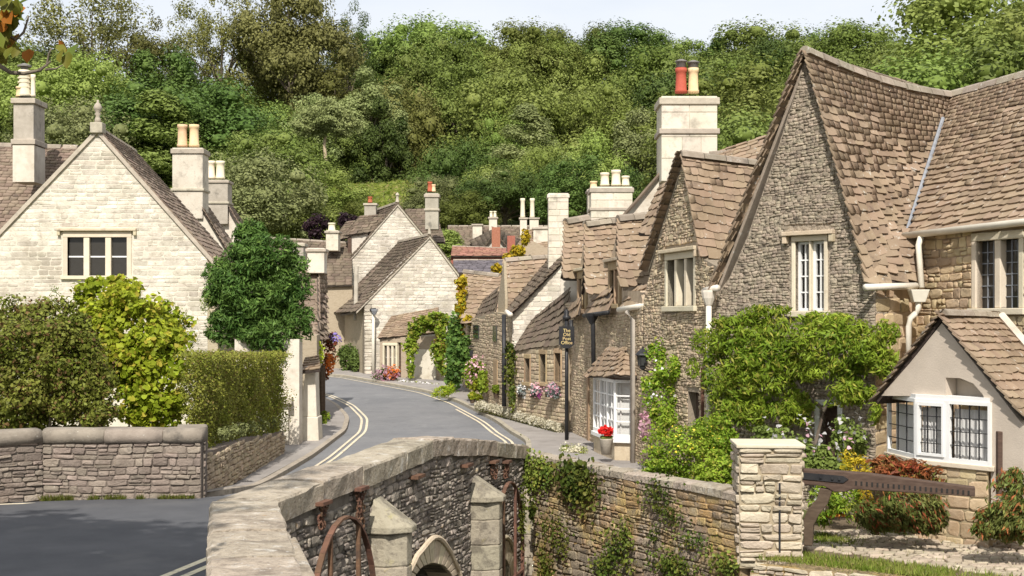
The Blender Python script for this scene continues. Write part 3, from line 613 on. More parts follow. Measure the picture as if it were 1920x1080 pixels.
# arch rings
for arch, n in ((arch1, 17), (arch2, 9)):
    pts = [Vector(p) for p in arch]; cx_ = sum(p.x for p in pts)/len(pts)
    L_ = [0]; 
    for i in range(1, len(pts)): L_.append(L_[-1]+(pts[i]-pts[i-1]).length)
    def along(t):
        t *= L_[-1]
        for i in range(1, len(pts)):
            if t <= L_[i]: return pts[i-1].lerp(pts[i], (t-L_[i-1])/(L_[i]-L_[i-1]))
        return pts[-1]
    cen = Vector((cx_, min(p.y for p in pts)+.5))
    for i in range(n):
        a, b = along(i/n+.004), along((i+1)/n-.004); oa = a+(a-cen).normalized()*.3; ob = b+(b-cen).normalized()*.3
        ring = [a, b, ob, oa]; MB().prism([WB.pt(p.x, p.y, .05) for p in ring], [WB.pt(p.x, p.y, -.3) for p in ring]).build('voussoir', M['ashlar_worn'], br, bevel=.01)
    hood = []
    for i in range(n*2+1):
        p = along(i/(2*n)); q = p+(p-cen).normalized()*.33; hood.append(WB.pt(q.x, q.y, .06))
    MB().tube(hood, .035, 6).build('arch_moulding', M['ashlar_worn'], br)
# coping stones along the top
s = -.05; rr = random.Random(9)
while s < Lb-.05:
    ww = min(rr.uniform(.9, 1.7), Lb+.06-s); 
    if Lb-s-ww < .35: ww = Lb+.06-s
    e = s+ww-.014; za, zb = ctop(s), ctop(e); j = rr.uniform(-.012, .012); mb = MB(); n = 5; th = .62
    for k in range(n+1):
        q = s+(e-s)*k/n; zt = za+(zb-za)*k/n+j
        for o_, z_ in ((.06, -CT), (.07, -.025), (.055, .0), (-.25, .012), (-.475, .0), (-.5, -.025), (-.5, -CT)): mb.v.append(tuple(WB.pt(q, zt+z_+rr.uniform(-.008, .008), o_+rr.uniform(-.01, .01))))
    for k in range(n):
        for i in range(7): i2 = (i+1) % 7; mb.f.append((k*7+i, k*7+i2, (k+1)*7+i2, (k+1)*7+i))
    mb.f.append(tuple(range(6, -1, -1))); mb.f.append(tuple(n*7+i for i in range(7))); mb.build('coping_stone', M['coping'], br)
    s += ww
# near flank of the parapet, swinging towards the viewer
NA = Vector((-1.02, 7.0)); WN = Wall(NA, BR_A); Ln = WN.len
poly = [(0, -2.4), (Ln, -2.4), (Ln, .74), (0, .8)]; wn = build_wall(WN, poly, M['mortar_dark'], br, (), .5)
emit(br, stones(WN, poly, M['rubble_dark'], wn, (), (.08, .15), (.15, .4), .03, .012, random.Random(4), rag=.4), 60, 'rubble')
s = 0; k_ = 0
IN = Wall(Vector((-2.78, 12.75)), Vector((-1.62, 7.0)))
poly = [(0, -.1), (IN.len, -.1), (IN.len, .72), (0, .72)]
wi = build_wall(Wall(IN.b+(IN.a-IN.b)*0, IN.a), [(0, -.2), (IN.len, -.2), (IN.len, .74), (0, .8)], M['mortar_left'], br, (), .06) if False else None
while s < Ln-.05:
    ww = rr.uniform(.8, 1.4)
    if Ln-s-ww < .4: ww = Ln+.03-s
    e = s+ww-.016; mb = MB(); n = 6
    for k in range(n+1):
        q = s+(e-s)*k/n; zt = 1.0-.03*q/Ln
        for o_, z_ in ((.06, -.2), (.07, -.025), (.055, .0), (-.3, .012), (-.5, .0), (-.53, -.03), (-.53, -.2)): mb.v.append(tuple(WN.pt(q, zt+z_+rr.uniform(-.012, .012), o_+rr.uniform(-.012, .012))))
    for k in range(n):
        for i in range(7): i2 = (i+1) % 7; mb.f.append((k*7+i, k*7+i2, (k+1)*7+i2, (k+1)*7+i))
    mb.f.append(tuple(range(6, -1, -1))); mb.f.append(tuple(n*7+i for i in range(7))); mb.build('coping_stone', M['coping'], br); s += ww
# road side of the parapets
for a, b, zt in ((BR_A, NA, .8), (BR_B, BR_A, .8)):
    Wx = Wall(a, b); Wy = Wall(Wx.a+Wx.n*.44, Wx.b+Wx.n*.44); pl = [(0, -.5), (Wy.len, -.5), (Wy.len, .78 if b == NA else .74), (0, .78 if b == NA else .23)]
    wq = build_wall(Wy, pl, M['mortar_left'], br, (), .3)
    emit(br, stones(Wy, pl, M['rubble_left'], wq, (), (.08, .14), (.16, .36), .03, .012, random.Random(8)), 80, 'rubble')
# rough block leaning below the near coping
a = [GZ(515, 1010, .55), GZ(556, 1003, .55), GZ(600, 1090, .5), GZ(530, 1110, .5)]
MB().prism(a, [p-Vector((0, 0, .45)) for p in a]).build('stone_block', M['coping'], br, bevel=.04)
# cutwaters with sloping caps
def cutwater(x0, x1, ytip, yeave, Yc, mat='cut'):
    q = WB.px(x0+12, ytip)[0]; w_ = .22; pr = .4; Yc = (WB.a+WB.d*q).y-.1
    zt = P(0, ytip, (WB.a+WB.d*q).y).z; ze = P(0, yeave, Yc).z
    def ring(z, e=0.): return [WB.pt(q-w_-e, z, 0), WB.pt(q-w_-e, z, pr*.45+e), WB.pt(q-.1, z, pr+e), WB.pt(q+.1, z, pr+e), WB.pt(q+w_+e, z, pr*.45+e), WB.pt(q+w_+e, z, 0)]
    body = MB().prism(ring(-2.4), ring(ze)).build('cutwater', M[mat], br, bevel=.015)
    z = -2.4; r = random.Random(int(x0)); 
    while z < ze-.1:
        hh = min(r.uniform(.26, .42), ze-z); mb = MB(); mb.prism([p for p in ring(z+.006, .012)], [p for p in ring(z+hh-.006, .012)]).build('stone_block', M[mat], body, bevel=.012); z += hh
    e = ring(ze, .07); top = [WB.pt(q-.14, zt, .03), WB.pt(q+.14, zt, .03)]; mb = MB(); n = 6
    low = [p-Vector((0, 0, .07)) for p in e]; mb.v = [tuple(p) for p in low+e+top]
    mb.f = [tuple(range(5, -1, -1))]+[(i, i+1, i+7, i+6) for i in range(5)]+[(6, 7, 12), (7, 8, 12), (8, 9, 13, 12), (9, 10, 13), (10, 11, 13), (5, 0, 6, 12, 13, 11)]
    mb.build('cap_stone', M['cut'], body, bevel=.012)
cutwater(690, 766, 932, 985, 14.5); cutwater(875, 930, 893, 930, 18.6); cutwater(972, 1016, 908, 940, 22.2)
# rusty hooped iron frames with chains, standing in front of the wall
def iron_frame(x0, x1, yt, yb, Yc, off, label):
    a, b = WB.px(x0, yb, off), WB.px(x1, yb, off); zt = WB.px((x0+x1)/2, yt, off)[1]; zb = -2.3; r = (b[0]-a[0])/2; c = (a[0]+b[0])/2; zc = zt-r*1.25
    t = thing('rusty_iron_hoop', WB.pt(c, zb, off), label, 'iron hoop'); pts = [WB.pt(a[0], zb, off), WB.pt(a[0], zc, off)]+[WB.pt(c-r*math.cos(q), zc+r*1.25*math.sin(q), off) for q in np.linspace(.15, math.pi-.15, 16)]+[WB.pt(b[0], zc, off), WB.pt(b[0], zb, off)]
    mb = MB()
    for i in range(len(pts)-1):
        p, q = pts[i], pts[i+1]; N3 = Vector((WB.n.x, WB.n.y, 0)); tt = (q-p).normalized(); u = tt.cross(N3)
        mb.quad8([p-N3*.028-u*.012, p+N3*.028-u*.012, p+N3*.028+u*.012, p-N3*.028+u*.012, q-N3*.028-u*.012, q+N3*.028-u*.012, q+N3*.028+u*.012, q-N3*.028+u*.012])
    mb.build('hoop', M['rust'], t)
    for k in (.3, .72):
        q = a[0]+(b[0]-a[0])*k; zz = zc+r*1.25*math.sqrt(max(0, 1-((q-c)/r)**2)); MB().wbox(WB, q-.022, q+.022, zb, zz, off-.02, off+.02).build('upright', M['rust'], t)
    MB().wbox(WB, a[0], b[0], zc-.32, zc-.28, off-.021, off+.021).build('crossbar', M['rust'], t)
    return t
iron_frame(578, 704, 972, 1080, 13.8, .34, 'rusty iron hoop frame with two uprights beside the near cutwater')
iron_frame(928, 980, 905, 1045, 20.5, .3, 'slender rusty iron hoop frame between the two farther cutwaters')
def chain(x, yt, yb, label, w=.09, off=.06):
    a, b = WB.px(x, yt, off), WB.px(x, yb, off); t = thing('rusty_chain', WB.pt(a[0], b[1], off), label, 'chain', 'rusty chains hung on the bridge wall'); r = random.Random(int(x)); z = a[1]
    MB().wbox(WB, a[0]-w*1.5, a[0]+w*1.5, z-.015, z+.02, 0, off+.08).build('bracket', M['rust'], t)
    z -= .03
    while z > b[1]:
        for dx in (-w*.6, 0, w*.6):
            c = WB.pt(a[0]+dx+r.uniform(-.02, .02), z, off+r.uniform(0, .05)); ax = r.uniform(0, 3.14); R = .04; pts = []
            for k in range(9):
                q = 2*math.pi*k/8; pts.append(c+Vector((math.cos(ax)*R*.6*math.cos(q), math.sin(ax)*R*.6*math.cos(q), R*math.sin(q))))
            MB().tube(pts, .011, 5).build('chain_link', M['rust'], t)
        z -= .062
    if yb-yt > 50:
        c = WB.pt(a[0], z-.03, off+.04); MB().tube([c+Vector((WB.d.x*.06*math.cos(q), WB.d.y*.06*math.cos(q), .06*math.sin(q))) for q in np.linspace(0, 6.28, 15)], .016, 6).build('ring', M['rust'], t)
chain(601, 943, 985, 'rusty chain hanging from a bracket above the near iron hoop, farther left'); chain(672, 916, 968, 'rusty chain hanging left of the capped near cutwater'); chain(924, 866, 900, 'small rusty chain left of the slender iron hoop'); chain(948, 866, 898, 'small rusty chain on the wall above the slender iron hoop')
for x, y, l in ((772, 893, 'left'), (866, 872, 'right')):
    q = WB.px(x, y); o = MB().wbox(WB, q[0]-.16, q[0]+.16, q[1]-.02, q[1]+.02, 0, .13).build('iron_bracket', M['rust'], None); tag(o, 'short rusty iron bracket on the bridge wall, the '+l+' of two', 'bracket')
# ================================================================ RIVERSIDE WALL AND GATE PIER
gw = thing('garden_wall', (1.5, 21, -2.3), 'ochre stained stone garden wall with ivy running from the bridge to the gate pier', 'wall')
WG = Wall(Vector((.23, 23.45)), PXY(1388, 18.05)); Lg = WG.len
poly = [(0, -2.4), (Lg, -2.4)]+[WG.px(x, y) for x, y in ((1388, 934), (1300, 914), (1200, 897), (1120, 882), (1050, 868))]+[(0, WG.px(990, 856)[1])]
w0 = build_wall(WG, poly, M['mortar_gold'], gw, (), .4)
emit(gw, stones(WG, poly, M['rubble_gold'], w0, (), (.08, .15), (.16, .38), .022, .01, random.Random(12), rag=.35), 290, 'rubble')
tp = poly[2:][::-1]
for i in range(len(tp)-1):
    n = max(1, round((tp[i+1][0]-tp[i][0])/.42))
    for k in range(n):
        a = Vector(tp[i]).lerp(Vector(tp[i+1]), k/n); b = Vector(tp[i]).lerp(Vector(tp[i+1]), (k+1)/n-.02); h_ = random.uniform(.05, .09)
        ring = lambda p, o_=0: [WG.pt(p.x, p.y-.05, .035), WG.pt(p.x, p.y+h_*.6, .03), WG.pt(p.x, p.y+h_, -.06), WG.pt(p.x, p.y+h_, -.3), WG.pt(p.x, p.y-.05, -.38)]
        MB().prism(ring(a), ring(b)).build('coping_stone', M['coping'], gw)
pr = thing('gate_pier', (PIER.x, PIER.y+.3, -.55), 'square pier of rough cream stone with flat cap beside the timber beam', 'gate pier')
W1 = Wall(PXY(1385, 18.05), PXY(1548, 17.85)); w_ = (1505-1385)/F*18
pa = PXY(1386, 18.0); pb = PXY(1504, 17.95); WP = Wall(pa, pb); zt = P(0, 840, 18).z; zb = -.62
core = build_wall(WP, [(0, zb), (WP.len, zb), (WP.len, zt), (0, zt)], M['mortar_tan'], pr, (), WP.len)
it = stones(WP, [(0, zb), (WP.len, zb), (WP.len, zt), (0, zt)], M['pier'], core, (), (.09, .16), (.2, .46), .04, .012, random.Random(21), rag=.25)
Wr = Wall(WP.b, WP.b-WP.n*WP.len); it += stones(Wr, [(0, zb), (WP.len, zb), (WP.len, zt), (0, zt)], M['pier'], core, (), (.09, .16), (.2, .46), .03, .012, random.Random(22))
Wl = Wall(WP.a-WP.n*WP.len, WP.a); it += stones(Wl, [(0, zb), (WP.len, zb), (WP.len, zt), (0, zt)], M['pier'], core, (), (.09, .16), (.2, .46), .03, .012, random.Random(23))
emit(pr, it, 300, 'side_stones')
MB().wbox(WP, -.04, WP.len+.04, zt, zt+.05, -WP.len-.04, .05).build('cap_stone', M['ashlar'], pr, bevel=.012)
q = WP.px(1461, 905); q2 = WP.px(1461, 1035); MB().wbox(WP, q[0]-.012, q[0]+.012, q2[1], q[1], .03, .055).build('iron_rod', M['black'], pr)
# the timber beam and its bracket
bm = thing('timber_beam', P(1515, 1020, 18.25), 'long dark timber beam on a curved bracket jutting from the gate pier', 'timber beam')
A, B = P(1500, 903, 18.25), P(1828, 921, 17.6); t = (B-A).normalized(); WT = Wall((A.x, A.y), (B.x, B.y)); LT = WT.len
def bz(x, y): return WT.px(x, y)
top = [bz(1500, 878), bz(1620, 886), bz(1828, 913)]; bot = [bz(1828, 930), bz(1600, 916), bz(1585, 921), bz(1565, 921), bz(1545, 910), bz(1500, 907)]
ring = top+bot; MB().prism([WT.pt(p[0], p[1], .09) for p in ring[::-1]], [WT.pt(p[0], p[1], -.09) for p in ring[::-1]]).build('beam', M['wood_dark'], bm, bevel=.012)
for i in range(22):
    x = 1606+i*10; y = 902+(x-1606)*.085; p = bz(x, y); MB().lathe((0, 0, 0), [(.012, 0), (.012, .004)], 8) if False else None
    MB().wbox(WT, p[0]-.012, p[0]+.012, p[1]-.045, p[1]+.01, .088, .095).build('notch_darkness', M['dark_in'], bm)  # near-black plates paint the dark of the notches onto the beam
ring = [bz(1562, 917), bz(1552, 945), bz(1536, 965), bz(1526, 985), bz(1524, 1022), bz(1508, 1022), bz(1506, 975), bz(1516, 953), bz(1532, 935), bz(1538, 914)]
MB().prism([WT.pt(p[0], p[1], .075) for p in ring], [WT.pt(p[0], p[1], -.075) for p in ring]).build('bracket', M['wood_dark'], bm, bevel=.012)
ring = [bz(1500, 884), bz(1500, 896), bz(1582, 904), bz(1592, 897), bz(1582, 891)]; st_ = MB().prism([WT.pt(p[0], p[1], .105) for p in ring], [WT.pt(p[0], p[1], .085) for p in ring]).build('iron_strap', M['black'], bm)
for x in (1540, 1562, 1575): p = bz(x, 893+(x-1540)*.09); MB().wbox(WT, p[0]-.015, p[0]+.015, p[1]-.015, p[1]+.015, .1, .125).build('bolt', M['black'], st_)
# low retaining edge of the courtyard
WE = Wall(Vector((3.1, 18.05)), Vector((5.15, 16.55))); WE2 = Wall(Vector((5.15, 16.55)), Vector((10, 11.8)))
ew = thing('retaining_wall', (5, 16.6, -2.3), 'low stone retaining wall below the grassy courtyard edge', 'wall')
for Wq in (WE, WE2):
    pl = [(0, -2.4), (Wq.len, -2.4), (Wq.len, -.56), (0, -.56)]; o = build_wall(Wq, pl, M['mortar_gold'], ew, (), .5)
    emit(ew, stones(Wq, pl, M['pier'], o, (), (.09, .16), (.2, .45), .03, .012, random.Random(31), rag=.3), 120, 'rubble')
# ================================================================ LEFT PARAPET
lp = thing('parapet_wall', (-6, 20, 0), 'grey rubble parapet with smooth rounded coping on the left of the road', 'wall')
WLa = Wall(PXY(80, 19.95), PXY(377, 20.0)); WLb = Wall(Vector((-10.1, 16.75)), PXY(80, 19.95))
for Wq, y0, y1, sd in ((WLa, 830, 828, 41), (WLb, 826, 830, 42)):
    zt = .83; pl = [(0, -.12), (Wq.len, -.12), (Wq.len, zt), (0, zt)]; o = build_wall(Wq, pl, M['mortar_left'], lp, (), .42)
    emit(lp, stones(Wq, pl, M['rubble_left'], o, (), (.055, .12), (.11, .34), .028, .01, random.Random(sd), rag=.35), 230 if Wq is WLa else 80, 'rubble')
    s = 0; rr = random.Random(sd)
    while s < Wq.len-.02:
        ww = rr.uniform(.7, 1.2)
        if Wq.len-s-ww < .4: ww = Wq.len-s+(.02 if Wq is WLa else 0)
        e = s+ww-.01; mb = MB(); n = 4; prof = ((.035, 0), (.045, .1), (.025, .17), (-.06, .2), (-.2, .21), (-.36, .2), (-.45, .15), (-.45, 0))
        for k in range(n+1):
            q = s+(e-s)*k/n
            for o_, z_ in prof: mb.v.append(tuple(Wq.pt(q, zt+z_+rr.uniform(-.006, .006), o_+rr.uniform(-.006, .006))))
        m8 = len(prof)
        for k in range(n):
            for i in range(m8): i2 = (i+1) % m8; mb.f.append((k*m8+i, (k+1)*m8+i, (k+1)*m8+i2, k*m8+i2))
        mb.f.append(tuple(range(m8))); mb.f.append(tuple(n*m8+i for i in range(m8-1, -1, -1))); mb.build('coping_stone', M['coping_left'], lp, True); s += ww
WR = Wall(WLa.b+Vector((.01, .12)), WLa.b+Vector((-.35, 1.9))); pl = [(0, -.12), (WR.len, -.12), (WR.len, .83), (0, .83)]; o = build_wall(WR, pl, M['mortar_left'], lp, (), .42)
emit(lp, stones(WR, pl, M['rubble_left'], o, (), (.06, .12), (.12, .3), .025, .01, random.Random(43)), 40, 'rubble')
pc = [WR.pt(.36, .83, .03), WR.pt(WR.len, .83, .03), WR.pt(WR.len, .83, -.44), WR.pt(.36, .83, -.44)]; MB().prism(pc, [p+Vector((0, 0, .13)) for p in pc]).build('coping_stone', M['coping_left'], lp, bevel=.04)
# low dry-stone wall under the hedge
dw = thing('dry_stone_wall', (-5.8, 25, 0), 'low dry-stone wall under the clipped hedge beside the left pavement', 'wall')
WD = Wall(PXY(368, 20.9), PXY(532, 30.5)); pl = [(0, -.5), (WD.len, -.5), (WD.len, .15), (WD.len*.5, .42), (0, .55)]
o = build_wall(WD, pl, M['mortar_left'], dw, (), .4); emit(dw, stones(WD, pl, M['stone_tan'], o, (), (.06, .11), (.14, .34), .035, .012, random.Random(51), rag=.3), 200, 'rubble')
# ================================================================ RIGHT HOUSE (big gable, wing, porch)
rh = thing('gabled_house', (5, 22.5, -.55), 'large stone house with steep lichened gable, tiled roofs and small porch, at far right', 'house')
GA = Vector((3.57, 24.1)); GB = Vector((5.73, 21.9)); W1 = Wall(GA, GB); pxl = lambda W, pts: [W.px(*p) for p in pts]
hole = (*[W1.px(1492, 580)[0], W1.px(1546, 580)[0]], W1.px(1492, 583)[1], W1.px(1520, 452)[1])
dr = (W1.px(1538, 880)[0], W1.px(1572, 880)[0], -.6, W1.px(1550, 760)[1])
gp = [(0, -.65), (W1.len, -.65)]+pxl(W1, [(1641, 540), (1628, 510), (1594, 390), (1556, 250), (1515, 100), (1456, 285), (1403, 440), (1368, 520), (1344, 552)])
gw1 = build_wall(W1, gp, M['roughcast'], rh, [hole, dr], .4, .2)
window(W1, rh, hole[0], hole[1], hole[2], hole[3], 2, (2, 4), 'ashlar', .035, .1, .07, True, True, 'white', 'white', 'glass_clear', barw=.022, curtain=True)
MB().wbox(W1, hole[0]-.1, hole[1]+.1, hole[2]-.1, hole[3]+.1, -.5, -.42).build('room_darkness', M['dark_in'], gw1)  # near-black panel stands in for the unlit room
do = MB().wbox(W1, dr[0], dr[1], dr[2], dr[3], -.19, -.15).build('door', M['wood_dark'], rh)
MB().wbox(W1, dr[0]-.09, dr[0], dr[2], dr[3]+.09, -.16, .03).wbox(W1, dr[1], dr[1]+.09, dr[2], dr[3]+.09, -.16, .03).wbox(W1, dr[0], dr[1], dr[3], dr[3]+.088, -.16, .028).build('door_frame', M['white'], do)
# rough stones of the gable, small and tight
tiles = []; sg = stones(W1, [(p[0], p[1]) for p in gp], M['stone_grey'], gw1, [(hole[0]-.12, hole[1]+.12, hole[2]-.12, hole[3]+.25), (dr[0]-.1, dr[1]+.1, dr[2], dr[3]+.1)], (.045, .09), (.055, .14), .022, .0, random.Random(61), rag=1.)
emit(rh, sg, 150, 'rubble')
APX = W1.pt(*W1.px(1515, 96)); J = P(1784, 178, 26.1); RE = W1.pt(*W1.px(1634, 512)); LE = W1.pt(*W1.px(1340, 552)); VB = P(1697, 452, 23.0)
out = Vector((W1.n.x, W1.n.y, 0))
p_, t_ = roof(rh, [RE, VB, APX, J], M['tile'], (.2, .12), (.17, .37), sag=.07, over=(.16, .05, 0), rnd=random.Random(62), undermat=M['ridge']); tiles += t_
bk = J-APX; p_, t_ = roof(rh, [LE+bk, LE, APX+bk, APX], M['tile'], (.2, .12), (.17, .37), sag=.05, over=(0, .05, .2), rnd=random.Random(63), undermat=M['ridge'], tz=1.35); tiles += t_
ridge(rh, APX+out*.1+Vector((0, 0, .03)), J+Vector((0, 0, .02)), M['ridge'], .12, .45, sag=.12)
WC = Vector((6.67, 22.8)); WE_ = Vector((9.23, 16.8)); WW = Wall(WC, WE_)
EL, ER = P(1703, 436, 22.85), P(1990, 405, 19.9); JR = P(2000, 112, 23.3); ER = EL+(ER-EL)*2; JR = J+(JR-J)*2      # the wing runs on past the right edge of the picture
p_, t_ = roof(rh, [EL, ER, J, JR], M['tile'], (.2, .12), (.17, .37), sag=.06, over=(.0, .1, 0), rnd=random.Random(64)); tiles += t_
ridge(rh, J+Vector((0, 0, .03)), JR+Vector((0, 0, .03)), M['ridge'], .12, .45, sag=.05)
# valley gutter of lead
n = 8; va = [J.lerp(P(1699, 446, 22.95), .2+.8*k/n) for k in range(n+1)]; MB().tube([p+Vector((-.04, -.1, .03)) for p in va], .035, 6).build('lead_valley', M['lead'], rh)
# wing wall
wz0, wz1 = -.65, EL.z-.02
win = (WW.px(1832, 575)[0], WW.px(1912, 575)[0], WW.px(1870, 578)[1], WW.px(1870, 450)[1])
wp = [(0, wz0), (WW.len, wz0), (WW.len, ER.z-.05), (0, wz1)]
ww_ = build_wall(WW, wp, M['mortar_warm'], rh, [win], .4, .2)
st = stones(WW, wp, M['stone_warm'], ww_, [(win[0]-.1, win[1]+.1, win[2]-.1, win[3]+.16)], (.09, .17), (.14, .36), .025, .012, random.Random(65), rag=.35)
window(WW, rh, *win, 2, (3, 6), 'ashlar', .13, .1, .1, False, True, None, 'lead', 'glass', barw=.013)
# side wall between gable and wing with dressed quoins, and its little pent roof
WS = Wall(GB, WC); sp = [(0, -.65), (WS.len, -.65), (WS.len, WS.px(1715, 540)[1]), (0, WS.px(1642, 535)[1])]
ws_ = build_wall(WS, sp, M['mortar_warm'], rh, (), .3); st += stones(WS, sp, M['stone_warm'], ws_, (), (.16, .28), (.25, .55), .02, .01, random.Random(66))
emit(rh, st, 260, 'rubble')
p_, t_ = roof(rh, [P(1626, 533, 21.75), P(1722, 528, 22.4), P(1690, 445, 22.75), P(1730, 430, 22.9)], M['tile'], (.24, .2), (.25, .45), over=(.03, .03, 0), rnd=random.Random(67)); tiles += t_
emit(rh, tiles, 300, 'roof_tiles')
def gutter(owner, a, b, r=.06, mat='pipe_white'): return MB().tube([a, b], r, 8).build('gutter', M[mat], owner, True)
gutter(rh, EL+Vector((-.1, -.08, -.06)), ER+Vector((-.1, -.08, -.02)), .055); gutter(rh, P(1622, 539, 21.6), P(1718, 536, 22.2), .055)
hp = P(1722, 555, 22.0)
MB().tube([P(1728, 440, 22.4), P(1722, 460, 22.4), P(1728, 540, 22.2)], .05, 10).build('downpipe', M['pipe_white'], rh, True)
MB().quad8([hp+Vector((x*.09, y*.08, -.1)) for x, y in ((-1, -1), (1, -1), (1, 1), (-1, 1))]+[hp+Vector((x*.15, y*.12, .1)) for x, y in ((-1, -1), (1, -1), (1, 1), (-1, 1))]).build('hopper_head', M['pipe_white'], rh, bevel=.01)
MB().tube([P(1722, 560, 22), P(1722, 580, 22), P(1716, 588, 22), P(1707, 596, 22), P(1704, 612, 22), P(1704, 700, 22)], .048, 10).build('downpipe', M['pipe_white'], rh, True)
MB().tube([P(1329, 548, 24.0), P(1329, 880, 24.0)], .05, 10).build('downpipe', M['pipe_white'], rh, True)
MB().lathe(P(1329, 572, 24.0), [(.06, 0), (.11, .12), (.13, .22), (.13, .26)], 10).build('hopper_head', M['pipe_white'], rh)
gutter(rh, P(1322, 545, 24.3), P(1345, 540, 23.8), .06)
MB().tube([P(1317, 690, 24.2), P(1317, 870, 24.2)], .03, 8).build('rusty_pipe', M['rust'], rh)
# ---------------------------------------------------------------- porch with bay window
PA, PB = PXY(1652, 20.35), PXY(1880, 18.6); WPo = Wall(PA, PB)
arch = [WPo.px(x, y) for x, y in ((1772, 742), (1772, 708), (1800, 708), (1825, 718), (1843, 738), (1852, 765), (1858, 800), (1858, 865), (1770, 865))]
fp = pxl(WPo, [(1648, 745), (1665, 742), (1770, 744), (1770, 865)])+pxl(WPo, [(1858, 865), (1858, 1010), (1915, 1010), (1918, 770), (1860, 695), (1766, 596), (1700, 672)])
fp = pxl(WPo, [(1652, 742), (1773, 743), (1773, 708), (1800, 709), (1825, 719), (1843, 740), (1853, 768), (1858, 805), (1858, 1012), (1918, 1012), (1920, 800), (1858, 720), (1766, 606), (1705, 682)])
po = build_wall(WPo, fp, M['render_cream'], rh, (), .22, name='porch')
pt_ap = WPo.pt(*WPo.px(1766, 590)); pl_ = WPo.pt(*WPo.px(1640, 752)); pr_ = WPo.pt(*WPo.px(1925, 782)); bkv = Vector((.92, .39, 0))*1.35; ptl = []
bkr = P(1868, 584, 20.45)-pt_ap; bkr.z = -.02
q_, t_ = roof(rh, [pr_+out*.0, pr_+bkr, pt_ap, pt_ap+bkr], M['tile'], (.17, .12), (.14, .28), over=(.1, .03, 0), rnd=random.Random(70), name='porch_roof'); ptl += t_
q_, t_ = roof(rh, [pl_+bkr, pl_, pt_ap+bkr, pt_ap], M['tile'], (.17, .12), (.14, .28), over=(0, .03, .1), rnd=random.Random(71), name='porch_roof'); ptl += t_
emit(rh, ptl, 120, 'porch_roof_tiles')
ridge(rh, pt_ap+Vector((0, -.06, .05)), pt_ap+bkr+Vector((0, 0, .05)), M['ridge'], .075, .36)
MB().tube([pt_ap+bkr+Vector((.05, -.05, .02)), pr_+bkr+Vector((.05, -.05, .02))], .06, 6).build('mortar_fillet', M['mortar_pale'], rh)
MB().wbox(WPo, WPo.px(1768, 740)[0], WPo.px(1850, 740)[0], WPo.px(1800, 748)[1], WPo.px(1800, 706)[1], -.34, -.24).build('arch_recess', M['render_cream'], rh)
# bay: three faces
b0, b1, b3 = PXY(1664, 20.75), PXY(1716, 19.72), PXY(1857, 18.72); b2 = b1.lerp(b3, .44)
zs, zh, zb = P(0, 862, 19.6).z, P(0, 748, 19.6).z, -.6
bay = MB(); 
for k, (a, b) in enumerate(((b0, b1), (b1, b2), (b2, b3))):
    Wq = Wall(a, b); e = .0; fm = MB()
    fw = .038; fm.wbox(Wq, 0, fw, zs, zh, -.05, .01); fm.wbox(Wq, Wq.len-fw, Wq.len, zs, zh, -.05, .01); fm.wbox(Wq, fw, Wq.len-fw, zh-.05, zh, -.05, .008); fm.wbox(Wq, fw, Wq.len-fw, zs, zs+.06, -.05, .008)
    o = fm.build('window', M['white'], rh); o['label'] = ('left', 'middle', 'right')[k]+' face of the white framed bay window'
    if k == 1:
        c = MB(); cw = .038; a0, a1 = fw+.003, Wq.len-fw-.003; z0, z1 = zs+.063, zh-.053
        c.wbox(Wq, a0, a0+cw, z0, z1, -.03, .03).wbox(Wq, a1-cw, a1, z0, z1, -.03, .03).wbox(Wq, a0+cw, a1-cw, z1-cw, z1, -.03, .028).wbox(Wq, a0+cw, a1-cw, z0, z0+cw, -.03, .028); c.build('casement', M['white'], o)
    MB().wbox(Wq, fw-.01, Wq.len-fw+.01, zs+.05, zh-.04, -.035, -.028).build('pane', M['glass_clear'], o)
    gb = Bars(); nb = (3, 3, 4)[k]
    for i in range(1, nb): q = fw+(Wq.len-2*fw)*i/nb; gb.wbox(Wq, q-.0055, q+.0055, zs+.05, zh-.04, -.03, -.012)
    for i in range(1, 4): q = zs+.05+(zh-zs-.1)*i/4; gb.wbox(Wq, fw, Wq.len-fw, q-.0055, q+.0055, -.03, -.011)
    gb.build('glazing_bar', M['black'], o)
    cm = MB(); n = 30
    for i in range(n):
        f = lambda k_: (fw+(Wq.len-2*fw)*k_/n, -.12+.009*math.sin(k_*1.9+k))
        (q0, o0), (q1, o1) = f(i), f(i+1); bb = len(cm.v); cm.v += [tuple(Wq.pt(q0, zs, o0)), tuple(Wq.pt(q1, zs, o1)), tuple(Wq.pt(q1, zh-.12, o1)), tuple(Wq.pt(q0, zh-.12, o0))]; cm.f.append((bb, bb+1, bb+2, bb+3))
    cm.build('curtain', M['curtain'], o)
ring = [Vector((*b0, 0)), Vector((*b1, 0)), Vector((*b2, 0)), Vector((*b3, 0)), Vector((*(b3+Vector((.4, .7))), 0)), Vector((*(b0+Vector((.55, .35))), 0))]
cen = sum(ring, Vector())/6
def lay(z, e): return [Vector((*(cen+(p-cen)*(1+e)).xy, z)) for p in ring]
MB().prism(lay(zs-.07, .07), lay(zs, .07)).build('sill', M['ashlar'], rh, bevel=.01); MB().prism(lay(zb, -.04), lay(zs-.07, -.04)).build('bay_base', M['mortar_warm'], rh)
MB().prism(lay(zh, -.01), lay(zh+.06, -.01)).build('bay_head', M['white'], rh)
bs_ = []
for a, b in ((0, 1), (1, 2), (2, 3)):
    l_ = lay(0, -.04); Wq = Wall(l_[a].xy, l_[b].xy); bs_ += stones(Wq, [(0, zb), (Wq.len, zb), (Wq.len, zs-.07), (0, zs-.07)], M['stone_warm'], bpy.data.objects['bay_base'], (), (.16, .24), (.25, .5), .015, .008, random.Random(73+a))
emit(rh, bs_, 60, 'bay_stones')
